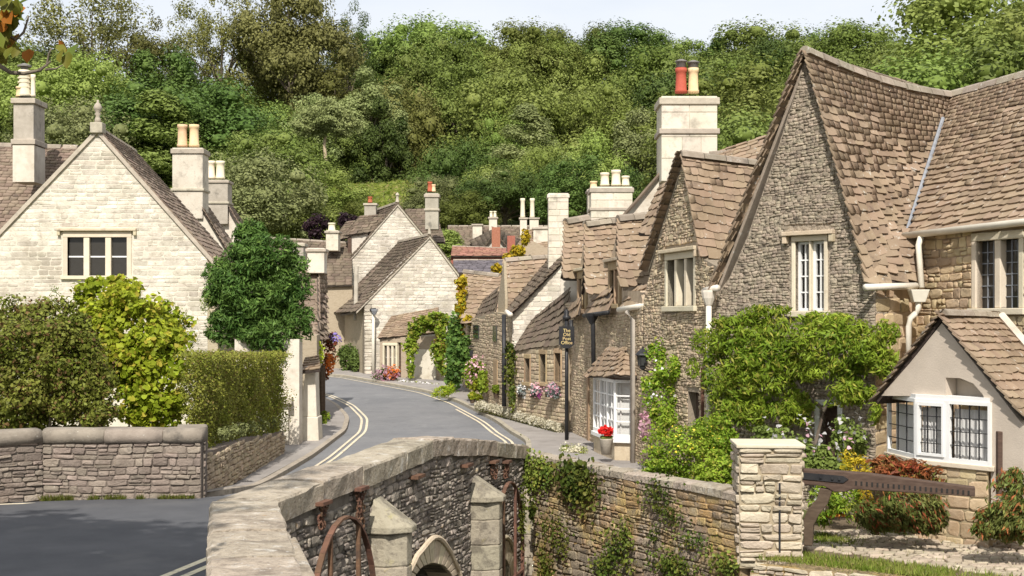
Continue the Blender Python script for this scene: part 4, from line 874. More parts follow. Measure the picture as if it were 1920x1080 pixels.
MB().prism([Vector((*(cen+(p-cen)*.2).xy, zs)) for p in ring], [Vector((*(cen+(p-cen)*.2).xy, zh)) for p in ring]).build('room_darkness', M['dark_in'], rh)  # near-black block stands in for the unlit inside of the bay
pp = P(1874, 905, 18.7); MB().box(pp.x-.055, pp.x+.055, pp.y-.1, pp.y-.01, P(0, 925, 18.7).z, P(0, 808, 18.7).z).build('timber_post', M['wood_dark'], rh, bevel=.01)
# ================================================================ SECOND COTTAGE (narrow gable and tall chimney)
c2 = thing('narrow_gabled_cottage', (3, 26, -.5), 'stone cottage with a narrow steep gable, three-light window and tall cream chimney', 'house')
W2 = Wall(Vector((2.62, 27.8)), Vector((3.57, 24.1)))
h2 = (W2.px(1252, 570)[0], W2.px(1302, 570)[0], W2.px(1275, 574)[1], W2.px(1275, 486)[1])
h2b = (W2.px(1290, 800)[0], W2.px(1312, 800)[0], -.4, W2.px(1300, 735)[1])
p2 = [(0, -.6), (W2.len, -.6)]+pxl(W2, [(1344, 545), (1345, 500), (1320, 486), (1301, 392), (1284, 296), (1266, 360), (1242, 430), (1220, 505), (1208, 560)])
w2 = build_wall(W2, p2, M['mortar_grey'], c2, [h2, h2b], .4, .2)
emit(c2, stones(W2, p2, M['stone_tan'], w2, [(h2[0]-.1, h2[1]+.1, h2[2]-.1, h2[3]+.2), h2b], (.055, .11), (.08, .22), .025, .006, random.Random(81), rag=.8), 290, 'rubble')
window(W2, c2, *h2, 3, (1, 3), 'ashlar', .12, .12, .1, True, True, None, 'lead', 'glass')
MB().wbox(W2, h2b[0], h2b[1], h2b[2], h2b[3], -.19, -.16).build('door', M['wood_dark'], c2)
AP2 = W2.pt(*W2.px(1284, 290)); R2 = P(1440, 310, 26.1); e2 = W2.pt(*W2.px(1320, 481)); le2 = W2.pt(*W2.px(1214, 508)); bk2 = R2-AP2; t2 = []
q_, t_ = roof(c2, [e2, e2+bk2, AP2, R2], M['tile'], (.2, .13), (.18, .38), sag=.04, over=(.1, .03, 0), rnd=random.Random(82)); t2 += t_
q_, t_ = roof(c2, [le2+bk2, le2, R2, AP2], M['tile'], (.2, .13), (.18, .38), over=(0, .03, .18), rnd=random.Random(83), undermat=M['ridge'], tz=1.35); t2 += t_
ridge(c2, AP2+Vector((-.08, -.03, .04)), R2+Vector((0, 0, .04)), M['ridge'], .1, .42)
# roof of the long range behind
q_, t_ = roof(c2, [P(1250, 420, 27.8), P(1480, 400, 27.5), P(1335, 290, 30.5), P(1500, 236, 30)], M['tile'], (.22, .15), (.2, .4), sag=.08, rnd=random.Random(84)); t2 += t_
ridge(c2, P(1330, 288, 30.5), P(1500, 232, 30), M['ridge'], .1, .45, sag=.15)
q_, t_ = roof(c2, [P(1196, 440, 28.2), P(1238, 440, 27.2), P(1236, 352, 28.6), P(1282, 330, 27.6)], M['tile'], (.22, .16), (.2, .4), rnd=random.Random(85)); t2 += t_
emit(c2, t2, 280, 'roof_tiles')
Wg2 = Wall(PXY(1150, 31.3), PXY(1350, 31.1)); build_wall(Wg2, pxl(Wg2, [(1165, 470), (1345, 470), (1345, 300), (1247, 315), (1172, 402)]), M['plaster'], c2, (), .3)
MB().tube([P(1168, 406, 31.15), P(1246, 316, 31.15)], .045, 6).build('verge', M['tile_dark'], c2)
chimney(c2, 1240, 1345, 30.7, 1.0, 180, 340, ((183, 13), (241, 10)), 'chim', 'cap', ((1277, 22, 128, 172, 'pot_red'), (1300, 20, 128, 172, 'pot_buff')), (.52, .5), .05)
for x, y in ((1277, 128), (1300, 130)):
    c = P(x, y, 31.2); MB().lathe(c, [(.09, 0), (.11, .02), (.11, .13), (.14, .14), (.14, .16), (.05, .2)], 12).build('cowl', M['metal'], c2, True)
# ================================================================ THE OLD POST OFFICE
c3 = thing('post_office_cottage', (2, 32, -.45), 'tan stone cottage with two steep tiled dormers and a white bay window', 'house')
W3 = Wall(Vector((1.376, 36.5)), Vector((2.62, 27.8)))
wA = (W3.px(1147, 565)[0], W3.px(1163, 565)[0], W3.px(1155, 570)[1], W3.px(1155, 506)[1]); wB = (W3.px(1088, 575)[0], W3.px(1100, 575)[0], W3.px(1094, 580)[1], W3.px(1094, 522)[1])
p3 = [(0, -.6), (W3.len, -.6)]+pxl(W3, [(1204, 560), (1200, 545), (1168, 545), (1167, 500), (1163, 412), (1142, 500), (1138, 555), (1105, 560), (1104, 515), (1101, 420), (1085, 515), (1082, 565), (1060, 568)])
w3 = build_wall(W3, p3, M['tan_render'], c3, [wA, wB], .4, .16)
sw = stones(W3, [(0, -.6), (W3.len, -.6), (W3.len, 2.9), (0, 3.0)], M['stone_tan'], w3, [(wA[0]-.1, wA[1]+.1, wA[2]-.2, wA[3]+.2), (wB[0]-.1, wB[1]+.1, wB[2]-.2, wB[3]+.2)], (.06, .11), (.1, .28), .013, .006, random.Random(91), rag=.6)
emit(c3, sw, 200, 'rubble')
for q in (wA, wB): window(W3, c3, *q, 2, (1, 3), 'wood', .1, .06, .14, True, True, None, 'wood', 'glass', proud=.06)
t3 = []
for i, (C) in enumerate(([P(1167, 537, 28.9), P(1230, 531, 29.3), P(1163, 411, 29.8), P(1240, 404, 30.2)], [P(1103, 549, 31.5), P(1160, 549, 31.9), P(1101, 421, 32.5), P(1166, 414, 33.0)], [P(1060, 520, 34.3), P(1100, 520, 34.6), P(1064, 416, 35.3), P(1102, 410, 35.7)])):
    q_, t_ = roof(c3, C, M['tile'], (.21, .14), (.2, .4), over=(.06, .03, 0), rnd=random.Random(92+i)); t3 += t_
    ridge(c3, C[2]+Vector((-.06, -.02, .04)), C[3]+Vector((0, 0, .06)), M['ridge'], .12, .42)
    # far slope of each dormer
    mir = lambda p, a: Vector((p.x, 2*a.y-p.y, p.z)); q_, t_ = roof(c3, [mir(C[1], C[3]), mir(C[0], C[2]), C[3], C[2]], M['tile_dark'], (.26, .17), (.22, .42), over=(0, .03, .06), rnd=random.Random(95+i)); t3 += t_
for i, C in enumerate(([P(1164, 578, 29.2), P(1219, 563, 27.75), P(1180, 538, 29.5), P(1226, 528, 28.2)], [P(1096, 590, 32.2), P(1140, 582, 30.2), P(1110, 562, 32.3), P(1143, 548, 30.5)], [P(1062, 598, 35.2), P(1083, 590, 33.6), P(1068, 575, 35.2), P(1086, 562, 33.7)])):
    q_, t_ = roof(c3, C, M['tile'], (.24, .18), (.25, .45), over=(.03, .05, 0), rnd=random.Random(99+i)); t3 += t_
emit(c3, t3, 290, 'roof_tiles')
gutter(c3, P(1160, 581, 29.0), P(1220, 571, 27.6), .06, 'pipe_white'); gutter(c3, P(1095, 592, 32.0), P(1140, 586, 30.1), .05, 'black')
MB().tube([P(1110, 592, 31.2), P(1112, 610, 31.2), P(1113, 690, 31.0)], .05, 8).build('downpipe', M['black'], c3, True); MB().lathe(P(1110, 608, 31.2), [(.05, 0), (.14, .18), (.15, .24)], 8).build('hopper_head', M['black'], c3)
MB().tube([P(1176, 584, 28.3), P(1186, 600, 28.15), P(1187, 872, 28.05)], .05, 8).build('downpipe', M['pipe_grey'], c3, True)
MB().tube([P(1071, 600, 34.2), P(1071, 640, 34.2)], .05, 8).build('downpipe', M['black'], c3, True)
# bay with stone-tiled hood
ba, bb_, bc = PXY(1113, 30.7), PXY(1152, 28.65), PXY(1190, 28.5); zt, zs, zb = P(0, 712, 28.6).z, P(0, 822, 28.6).z, -.55
for k, (Wq, nl) in enumerate(((Wall(ba, bb_), 3), (Wall(bb_, bc), 1))):
    fm = MB(); fw = .07; o = None; wl_ = Wq.len/nl
    for i in range(nl+1): q = Wq.len*i/nl; fm.wbox(Wq, max(0, q-fw/2), min(Wq.len, q+fw/2), zs, zt, -.06, .012)
    fm.wbox(Wq, 0, Wq.len, zt-.07, zt-.001, -.058, .01); fm.wbox(Wq, 0, Wq.len, zs+.001, zs+.08, -.058, .01); o = fm.build('window', M['white'], c3); o['label'] = ('street face', 'near face')[k]+' of the white bay window'
    gb = Bars()
    for i in range(nl):
        a, b = wl_*i+fw/2, wl_*(i+1)-fw/2; MB().wbox(Wq, a, b, zs+.08, zt-.07, -.045, -.035).build('pane', M['glass_clear'], o)
        gb.wbox(Wq, (a+b)/2-.014, (a+b)/2+.014, zs+.08, zt-.07, -.036, -.01) if nl > 1 else None
        for j in range(1, 4): q = zs+.08+(zt-zs-.15)*j/4; gb.wbox(Wq, a, b, q-.014, q+.014, -.036, -.009)
    gb.build('glazing_bar', M['white'], o)
    MB().wbox(Wq, .03, Wq.len-.03, zs, zt-.05, -.16, -.13).build('curtain', M['curtain'], o)
rg = [ba, bb_, bc, bc+Vector((0, 2.0))]; R3 = lambda z, e=0.: [Vector((p.x-e, p.y-(e if i in (1, 2) else 0), z)) for i, p in enumerate(rg)]
MB().prism(R3(zs-.09, .06), R3(zs, .06)).build('sill', M['white'], c3, bevel=.01); base = MB().prism(R3(zb), R3(zs-.09)).build('bay_base', M['ashlar_worn'], c3, bevel=.015)
MB().prism(R3(zt, .02), R3(zt+.07, .02)).build('bay_head', M['wood_dark'], c3)
hd = [P(1094, 706, 30.9), P(1152, 704, 28.3), P(1140, 652, 30.4), P(1164, 655, 29.2)]; tt_ = []
q_, t_ = roof(c3, hd, M['tile'], (.2, .16), (.22, .4), over=(.02, .03, .02), rnd=random.Random(103), name='bay_roof'); tt_ += t_
q_, t_ = roof(c3, [P(1152, 704, 28.3), P(1196, 708, 28.2), P(1164, 655, 29.2), P(1196, 668, 28.9)], M['tile'], (.2, .16), (.22, .4), rnd=random.Random(104), name='bay_roof'); tt_ += t_
emit(c3, tt_, 60, 'bay_roof_tiles')
for x, yt, yb, Y in ((1128, 690, 830, 31.2), (1105, 715, 830, 31.9)): MB().wbox(W3, W3.px(x, 700)[0]-.1, W3.px(x, 700)[0]+.1, -.3, 1.4, 0, .05).build('timber_jamb', M['wood'], c3)
We3 = Wall(PXY(1050, 36.9), PXY(1092, 36.7)); build_wall(We3, pxl(We3, [(1052, 700), (1092, 700), (1092, 500), (1052, 500)]), M['plaster'], c3, (), .2, name='end_wall')
# chimneys of the row
chimney(c3, 1108, 1186, 37.5, .9, 350, 470, ((352, 9), (389, 6)), 'chim', 'cap', ((1134, 17, 324, 346, 'pot_cream'), (1155, 18, 319, 346, 'pot_cream'), (1173, 15, 330, 346, 'pot_cream')), (.5, .45), .04, flare=.25)
chimney(c3, 1103, 1124, 39, .7, 354, 470, ((355, 5),), 'chim', 'cap', ((1113, 14, 340, 352, 'pot_buff'),), None, .04)
# ================================================================ LOW COTTAGE WITH FLOWER BOXES, AND THE PAIR BEYOND
c4 = thing('low_cottage', (.7, 37, -.4), 'low stone cottage with sweeping tiled roof, lit gable end and flowers under its windows', 'house')
W4 = Wall(PXY(966, 38.4), PXY(1060, 35.5)); wins = [(W4.px(a, 700)[0], W4.px(b, 700)[0], W4.px(a, 716)[1], W4.px(a, c)[1]) for a, b, c in ((985, 994, 672), (1013, 1024, 664), (1041, 1052, 662))]
p4 = [(0, -.6), (W4.len, -.6), (W4.len, W4.px(1058, 646)[1]), (0, W4.px(968, 658)[1])]
w4 = build_wall(W4, p4, M['mortar_tan'], c4, wins, .4, .2); emit(c4, stones(W4, p4, M['stone_tan'], w4, [(a-.07, b+.07, c-.05, d+.14) for a, b, c, d in wins], (.08, .14), (.14, .36), .018, .01, random.Random(111)), 160, 'rubble')
for q in wins: window(W4, c4, *q, 1, (2, 3), 'wood', .05, .12, .05, False, True, None, 'wood', 'glass_far', lintel=.12)
Wg4 = Wall(PXY(950, 38.7), PXY(1070, 38.5)); g4p = pxl(Wg4, [(961, 700), (1064, 700), (1064, 486), (960, 588)]); w = build_wall(Wg4, g4p, M['wall_pale'], c4, (), .3)
emit(c4, stones(Wg4, g4p, M['stone_pale'], w, (), (.1, .16), (.2, .5), .01, .008, random.Random(112), zlim=1.2), 100, 'gable_stones')
t4 = []
q_, t_ = roof(c4, [P(963, 657, 38.5), P(1064, 644, 35.4), P(1001, 597, 38.6), P(1066, 545, 36.4)], M['tile_dark'], (.25, .17), (.22, .45), sag=.05, over=(.03, .05, 0), rnd=random.Random(113)); t4 += t_
q_, t_ = roof(c4, [P(946, 578, 43.2), P(958, 588, 38.5), P(1036, 478, 43.2), P(1062, 482, 38.5)], M['tile_dark'], (.22, .15), (.22, .4), over=(0, .04, .1), rnd=random.Random(114)); t4 += t_
emit(c4, t4, 220, 'roof_tiles'); gutter(c4, P(947, 582, 42.5), P(957, 590, 38.2), .07)
chimney(c4, 1028, 1066, 40, .6, 362, 540, ((364, 7),), 'chim', 'chim', (), (.3, .2), .03)
MB().tube([P(1018, 540, 40), P(1066, 480, 39)], .07, 6).build('lead_flashing', M['lead'], c4)
MB().tube([P(945, 590, 38.6), P(945, 762, 38.3)], .06, 8).build('downpipe', M['black'], c4, True)
c5 = thing('creeper_cottage', (-.8, 44, 0), 'tan cottage with pale brown tiled dormer slopes and yellow creeper at its corner', 'house')
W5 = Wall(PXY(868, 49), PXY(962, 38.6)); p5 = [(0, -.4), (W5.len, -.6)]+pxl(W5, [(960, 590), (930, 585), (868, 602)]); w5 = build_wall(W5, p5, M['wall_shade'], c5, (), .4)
emit(c5, stones(W5, p5, M['stone_tan'], w5, (), (.1, .16), (.18, .4), .014, .01, random.Random(120), rag=.4), 120, 'rubble')
t5 = []
for i, C in enumerate(([P(945, 580, 41.6), P(1000, 580, 42.0), P(946, 488, 42.8), P(1045, 480, 43.4)], [P(866, 606, 47), P(936, 604, 46), P(870, 509, 48.6), P(938, 517, 47.8)], [P(863, 605, 48.8), P(926, 593, 44.2), P(893, 575, 48.6), P(934, 545, 44.4)])):
    q_, t_ = roof(c5, C, M['tile_dark' if i == 2 else 'tile'], (.24, .16), (.24, .45), over=(.04, .03, 0), rnd=random.Random(121+i)); t5 += t_  # street-facing strip in darker tile, its grazing shade put into the colour
emit(c5, t5, 260, 'roof_tiles')
ridge(c5, P(946, 486, 42.8), P(1045, 478, 43.4), M['ridge'], .1, .45); ridge(c5, P(870, 507, 48.6), P(938, 515, 47.8), M['ridge'], .1, .45)
pp = Wall(PXY(934, 42.2), PXY(947, 41.2)); w = build_wall(pp, [(0, -.5), (pp.len, -.5), (pp.len, pp.px(944, 560)[1]), (pp.len*.8, pp.px(942, 490)[1]), (0, pp.px(936, 560)[1])], M['wall_shade'], c5, (), .08)
for x, Y in ((922, 44), (934, 42)): MB().tube([P(x, 600, Y), P(x, 750, Y)], .05, 8).build('downpipe', M['black'], c5, True)
for x0, x1, y0, y1, Y in ((889, 899, 610, 634, 47.6), (926, 933, 612, 640, 43.3), (927, 934, 676, 742, 43.3)):
    q = W5.px(x0, y1), W5.px(x1, y0); MB().wbox(W5, q[0][0], q[1][0], q[0][1], q[1][1], -.02, .04).build('window' if y1 < 650 else 'door', M['glass_far' if y1 < 650 else 'wood'], c5)
# ================================================================ CENTRE: TWO PALE GABLES
def gable_house(name, label, corner, d, apx, le, re, yb, Y0, side_px, mat='wall_pale', depth=5., tmat='tile_dark', seed=1, wallx1=None, sidemat='wall_shade'):
    t = thing(name, (corner.x, corner.y, 0), label, 'house'); W = Wall(corner, corner+d*8); A = W.px(*apx); Lp = W.px(*le); Rp = W.px(*re); x1 = W.px(wallx1 or re[0], 600)[0]; zb = W.px(le[0], yb)[1]
    poly = [(0, zb), (x1, zb), (x1, Rp[1]), (Rp[0], Rp[1]), A, (0, A[1]-(A[1]-Lp[1])*(A[0]/(A[0]-Lp[0])))]
    wl = build_wall(W, poly, M[mat], t, (), .4); bk = Vector((-W.n.x, -W.n.y, 0))*depth; a3, l3, r3 = W.pt(*A), W.pt(*Lp), W.pt(*Rp)
    Wd = Wall(corner+Vector((bk.x, bk.y)), corner); build_wall(Wd, [(0, zb-.2), (Wd.len, zb-.2), (Wd.len, poly[-1][1]), (0, poly[-1][1])], M[sidemat], t, (), .3, name='side_wall')  # darker default stone paints shade onto the side wall
    q, t1 = roof(t, [l3+bk, l3, a3+bk, a3], M[tmat], (.24, .16), (.25, .45), sag=.12, over=(0, .1, .1), rnd=random.Random(seed)); q, t2 = roof(t, [r3, r3+bk, a3, a3+bk], M[tmat], (.24, .16), (.25, .45), sag=.08, over=(.08, .1, 0), rnd=random.Random(seed+1))
    ridge(t, a3+Vector((0, 0, .04)), a3+bk+Vector((0, 0, .04)), M['ridge'], .1, .5)
    mb = MB()
    for p, q in ((l3, a3), (a3, r3)):
        N3 = Vector((W.n.x, W.n.y, 0)); mb.quad8([p+N3*.06+Vector((0, 0, -.12)), q+N3*.06+Vector((0, 0, -.12)), q-N3*.1+Vector((0, 0, -.12)), p-N3*.1+Vector((0, 0, -.12)), p+N3*.06-Vector((0, 0, .02)), q+N3*.06-Vector((0, 0, .02)), q-N3*.1-Vector((0, 0, .02)), p-N3*.1-Vector((0, 0, .02))])
    mb.build('verge', M['cap'], t); return t, W, wl, t1+t2, a3, bk, poly
dh = Vector((.95, .31)).normalized()
h1, W, wl, ti, a3, bk, poly = gable_house('tall_gabled_house', 'tall pale stone house with a dark sweeping roof, two dormers and an apex finial', PXY(646, 60.4), dh, (745, 381), (618, 528), (800, 448), 730, 57, 0, depth=5.2, seed=131, sidemat='wood')
emit(h1, ti, 120, 'roof_tiles'); MB().lathe(a3+Vector((0, 0, .05)), [(.09, 0), (.07, .1), (.05, .25), (.09, .3), (.06, .38), (.02, .42)], 8).build('finial', M['cap'], h1)
emit(h1, stones(W, poly, M['stone_pale'], wl, (), (.11, .17), (.25, .6), .008, .008, random.Random(132), zlim=2.), 150, 'gable_stones')
chimney(h1, 683, 705, 63.4, .6, 381, 420, ((381, 4),), 'chim_grey', 'cap', ((694, 9, 369, 379, 'pot_red'),), None, .05)
chimney(h1, 797, 822, 61.4, .7, 362, 430, ((364, 6), (391, 4)), 'chim_grey', 'cap', ((806, 9, 341, 358, 'pot_red'), (813, 8, 346, 358, 'pot_buff')), None, .05)
q, t_ = roof(h1, [P(745, 455, 63.4), P(835, 455, 63.4), P(760, 393, 66.4), P(815, 393, 66.4)], M['tile_dark'], (.24, .18), (.25, .45), rnd=random.Random(133)); dt = t_
for x0, x1, y0, y1, Y in ((654, 690, 440, 500, 61), (630, 652, 450, 510, 62.9)):
    a, b = P(x0, y1, Y), P(x1, y0, Y); o = MB().box(a.x, b.x, Y, Y+1.1, a.z-.3, b.z).build('dormer', M['wall_pale'], h1)
    MB().box(a.x-.04, a.x+.13, Y-.04, Y+1.0, a.z-.1, b.z-.1).build('dormer_window', M['wood_dark'], o)
    q, t_ = roof(h1, [P(x0-6, y0+2, Y-.15), P(x1+14, y0-6, Y-.15), P(x0+20, y0-32, Y+.6), P(x1+36, y0-36, Y+.6)], M['tile_dark'], (.22, .16), (.22, .4), rnd=random.Random(int(x0)), name='dormer_roof'); dt += t_
    q, t_ = roof(h1, [P(x0-8, y0+2, Y+1.4), P(x0-6, y0+2, Y-.15), P(x0+18, y0-32, Y+.9), P(x0+20, y0-32, Y+.6)], M['tile_dark'], (.22, .16), (.22, .4), rnd=random.Random(int(x0)+1), name='dormer_roof'); dt += t_
emit(h1, dt, 60, 'dormer_roof_tiles')
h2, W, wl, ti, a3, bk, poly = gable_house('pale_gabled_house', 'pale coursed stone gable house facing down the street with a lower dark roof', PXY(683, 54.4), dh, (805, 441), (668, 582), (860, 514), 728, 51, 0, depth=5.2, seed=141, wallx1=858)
emit(h2, ti, 180, 'roof_tiles'); emit(h2, stones(W, poly, M['stone_pale'], wl, (), (.11, .17), (.25, .6), .008, .008, random.Random(142)), 250, 'gable_stones')
MB().lathe(a3+Vector((0, 0, .05)), [(.07, 0), (.05, .15), (.03, .25)], 8).build('finial', M['cap'], h2)
MB().tube([P(700, 582, 54.2), P(700, 712, 54.2)], .06, 8).build('downpipe', M['pipe_white'], h2, True); MB().lathe(P(702, 590, 54.1), [(.06, 0), (.13, .15), (.14, .22)], 8).build('hopper_head', M['lead'], h2)
gutter(h2, P(640, 590, 57.4), P(703, 580, 54.1), .06, 'black')
a = P(664, 540, 56.4); MB().tube([P(668, 500, 56.4), P(667, 600, 55.9)], .09, 8).build('flue', M['chim_grey'], h2)
# lean-to shop front
ls = thing('lean_to_shop', PXY(730, 52.9).to_3d(), 'small lean-to shop front with tiled roof against the pale gable', 'house')
WL5 = Wall(PXY(712, 53.2), PXY(824, 51.6)); wn5 = [(WL5.px(721, 690)[0], WL5.px(742, 690)[0], WL5.px(730, 692)[1], WL5.px(730, 648)[1])]; d5 = (WL5.px(744, 690)[0], WL5.px(752, 690)[0], WL5.px(748, 716)[1], WL5.px(748, 642)[1])
p5 = [(0, .1), (WL5.len, .1), (WL5.len, WL5.px(820, 630)[1]), (0, WL5.px(712, 633)[1])]; build_wall(WL5, p5, M['wall_shade'], ls, wn5+[d5], .3, .15)
window(WL5, ls, *wn5[0], 3, (1, 2), 'ashlar', .1, .08, .08, False, True, None, 'white', 'glass_far'); MB().wbox(WL5, *d5, -.14, -.1).build('door', M['wood_dark'], ls)
MB().wbox(WL5, WL5.px(768, 700)[0], WL5.px(818, 700)[0], .12, WL5.px(800, 655)[1], 0, .06).build('plaster_panel', M['plaster'], ls)
q, t_ = roof(ls, [P(709, 634, 53.1), P(815, 624, 51.9), P(736, 594, 54.6), P(822, 578, 54.4)], M['tile'], (.2, .16), (.22, .4), sag=.05, over=(.05, .05, 0), rnd=random.Random(151)); emit(ls, t_, 120, 'roof_tiles')
# ================================================================ FAR HOUSES BEYOND
def far_house(name, label, C, walltop_px, mat, wm, seed, walls=True, lim=0, g=(.3, .24)):
    t = thing(name, Vector((C[0].x, C[0].y, C[0].z-3)), label, 'house'); q, t_ = roof(t, C, M[mat], g, (.3, .55), rnd=random.Random(seed)); emit(t, t_, lim, 'roof_tiles')
    W = Wall(C[0].xy+Vector((0, .15)), C[1].xy+Vector((0, .15))); build_wall(W, [(0, C[0].z-5), (W.len, C[0].z-5), (W.len, C[1].z), (0, C[0].z)], M[wm], t, (), .3); ridge(t, C[2], C[3], M['ridge'], .12, .6); return t
f1 = far_house('distant_long_house', 'distant long house with grey-brown roof and several pale chimneys behind the street', [P(836, 474, 76), P(1040, 474, 76), P(840, 424, 80), P(1040, 424, 80)], 0, 'tile_dark', 'wall_pale', 161)
for x0, x1, yt, pots in ((886, 904, 420, ()), (917, 932, 407, ((921, 6, 396, 406, 'pot_cream'), (928, 6, 396, 406, 'pot_cream'))), (975, 988, 408, ((980, 9, 372, 408, 'pot_cream'),)), (993, 1010, 408, ((998, 9, 372, 408, 'pot_cream'),))): chimney(f1, x0, x1, 78, .8, yt, 460, ((yt, 3),), 'chim', 'cap', pots, None, .06)
Wq = Wall(PXY(890, 73), PXY(965, 73)); g_ = thing('distant_gable', (-.9, 73, 1), 'small distant white gable with a red brick chimney', 'house'); build_wall(Wq, pxl(Wq, [(900, 500), (962, 500), (962, 476), (929, 440), (900, 472)]), M['wall_pale'], g_, (), .3)
for p, q, r, s_ in (((897, 476), (929, 437), (880, 452), (905, 425)), ((929, 437), (966, 480), (940, 428), (985, 455))):
    C = [P(*p, 72.8), P(*r, 77), P(*q, 72.8), P(929, 428, 77)] if p[0] < 900 else [P(*q, 72.8), P(*s_, 77), P(*p, 72.8), P(929, 428, 77)]
    if p[0] < 900: C = [C[1], C[0], C[3], C[2]]
    q_, t_ = roof(g_, C, M['tile_dark'], (.3, .25), (.3, .5), rnd=random.Random(5)); emit(g_, t_, 0, 'roof_tiles')
chimney(g_, 922, 938, 71, .5, 426, 490, (), 'brick', 'brick', (), None)
chimney(g_, 951, 966, 72, .5, 442, 490, (), 'brick', 'brick', (), None)
f2 = far_house('slate_outbuilding', 'low outbuilding with purple slate roof below a red tiled ridge', [P(848, 512, 62), P(945, 512, 62), P(850, 488, 64), P(945, 488, 64)], 0, 'slate', 'brick', 162)
f3 = far_house('red_tiled_house', 'distant roof of red-brown tiles over a brick eave behind the slate roof', [P(845, 480, 66), P(950, 480, 66), P(848, 462, 68), P(950, 466, 68)], 0, 'tile_red', 'brick', 163)
f4 = far_house('long_roofed_house', 'house with long dark brown roof and pale chimneys behind the dark green tree', [P(505, 540, 58), P(660, 535, 58), P(505, 446, 62), P(660, 456, 62)], 0, 'tile_dark', 'wall_shade', 164)
chimney(f4, 611, 634, 60, .8, 432, 470, ((433, 4),), 'chim', 'cap', ((622, 14, 418, 431, 'pot_cream'),), None, .06)
f5 = thing('distant_yellow_creeper_house', PXY(985, 60).to_3d(), 'distant cream house wall with yellow creeper climbing its gable', 'house')
Wq = Wall(PXY(960, 58), PXY(1035, 58)); build_wall(Wq, pxl(Wq, [(960, 520), (1035, 520), (1035, 470), (1000, 452), (960, 480)]), M['wall_shade'], f5, (), .3); q_, t_ = roof(f5, [P(938, 505, 57.5), P(1030, 500, 57), P(990, 432, 60), P(1035, 432, 60)], M['tile'], (.26, .2), (.25, .45), rnd=random.Random(165)); emit(f5, t_, 0, 'roof_tiles')
chimney(f5, 1000, 1030, 59, .7, 425, 470, ((426, 4),), 'chim', 'cap', (), None, .05)
# ================================================================ LEFT SIDE
l1 = thing('pale_gable_house', PXY(180, 38).to_3d(), 'large pale limestone house with broad gable, finial and three-light mullioned window', 'house')
WL = Wall(PXY(-330, 38), PXY(389, 38)); wh = (WL.px(127, 515)[0], WL.px(238, 515)[0], WL.px(180, 517)[1], WL.px(180, 445)[1])
lpoly = pxl(WL, [(-330, 800), (389, 800), (389, 482), (183, 243), (-60, 500), (-62, 522), (-330, 522)]); wl = build_wall(WL, lpoly, M['mortar_pale'], l1, [wh], .4, .2)
emit(l1, stones(WL, lpoly, M['stone_pale'], wl, [(wh[0]-.16, wh[1]+.16, wh[2]-.12, wh[3]+.2)], (.1, .16), (.2, .6), .006, .006, random.Random(171), zlim=1.2), 300, 'gable_stones')
window(WL, l1, *wh, 3, (1, 2), 'ashlar', .16, .1, .13, True, True, None, 'white', 'glass', barw=.04)
ap = WL.pt(*WL.px(183, 240)); er = WL.pt(*WL.px(406, 492)); el = WL.pt(*WL.px(-70, 505)); bk = Vector((-.35, 5, 0)); tl = []
q, t_ = roof(l1, [er, er+bk, ap, ap+bk], M['tile_left'], (.22, .14), (.22, .42), sag=.0, over=(.06, .06, 0), rnd=random.Random(172)); tl += t_
q, t_ = roof(l1, [P(-340, 526, 37.8), P(70, 520, 39), P(-340, 262, 42.5), P(150, 276, 42.5)], M['tile_left'], (.2, .13), (.22, .42), rnd=random.Random(173)); tl += t_
q, t_ = roof(l1, [P(-75, 500, 42), P(-70, 505, 37.95), ap+bk, ap], M['tile_left'], (.22, .14), (.22, .42), over=(0, 0, .04), rnd=random.Random(174)); 
emit(l1, tl, 300, 'roof_tiles'); ridge(l1, P(-340, 260, 42.5), P(150, 275, 42.5), M['ridge'], .12, .5); ridge(l1, ap+Vector((0, .1, .03)), ap+bk, M['ridge'], .1, .5)
mb = MB()
for p, q in ((el, ap), (ap, er)):
    a, b = Vector(p), Vector(q); mb.quad8([a+Vector((0, -.07, -.16)), b+Vector((0, -.07, -.16)), b+Vector((0, .2, -.16)), a+Vector((0, .2, -.16)), a+Vector((0, -.07, -.01)), b+Vector((0, -.07, -.01)), b+Vector((0, .2, -.01)), a+Vector((0, .2, -.01))])
mb.build('verge', M['cap'], l1)
fb = MB().box(ap.x-.17, ap.x+.17, 37.85, 38.2, ap.z-.15, ap.z+.14).build('finial_base', M['cap'], l1, bevel=.02); MB().lathe((ap.x, 38.02, ap.z+.13), [(.1, 0), (.08, .12), (.05, .2), (.09, .26), (.05, .3), (.1, .36), (.12, .44), (.08, .52), (.03, .58), (.03, .64)], 12).build('finial', M['cap'], l1, True)
MB().box(WL.b.x-.01, WL.b.x+.28, 38.02, 43, -1, P(0, 480, 38).z).build('side_wall', M['wall_shade'], l1)  # side wall in the darker stone, its shadow put into the colour
ch = chimney(l1, 25, 63, 39.6, .95, 184, 330, ((184, 10), (261, 10)), 'chim_grey', 'cap', ((46, 22, 132, 180, 'pot_cream'), (40, 20, 163, 180, 'pot_buff'), (62, 9, 140, 180, 'pot_cream')), None, .06)
a, b = P(24, 262, 39.58), P(63, 328, 39.58); MB().box(a.x, b.x+.02, 39.57, 40.5, b.z-.2, a.z-.16).build('chimney_foot', M['plaster'], ch)
for y in (148, 156, 165): c = P(46, y, 40.1); MB().lathe(c, [(.19, 0), (.19, .04)], 14).build('pot_band', M['pot_cream'], ch)
c = P(46, 132, 40.1); MB().lathe(c, [(.1, 0), (.1, .1), (.2, .1), (.2, .14), (.05, .2)], 14).build('cowl', M['metal'], ch)
l2 = thing('cream_gable_end', PXY(370, 46).to_3d(), 'cream rendered gable end with a tall two-pot chimney behind the pale house', 'house')
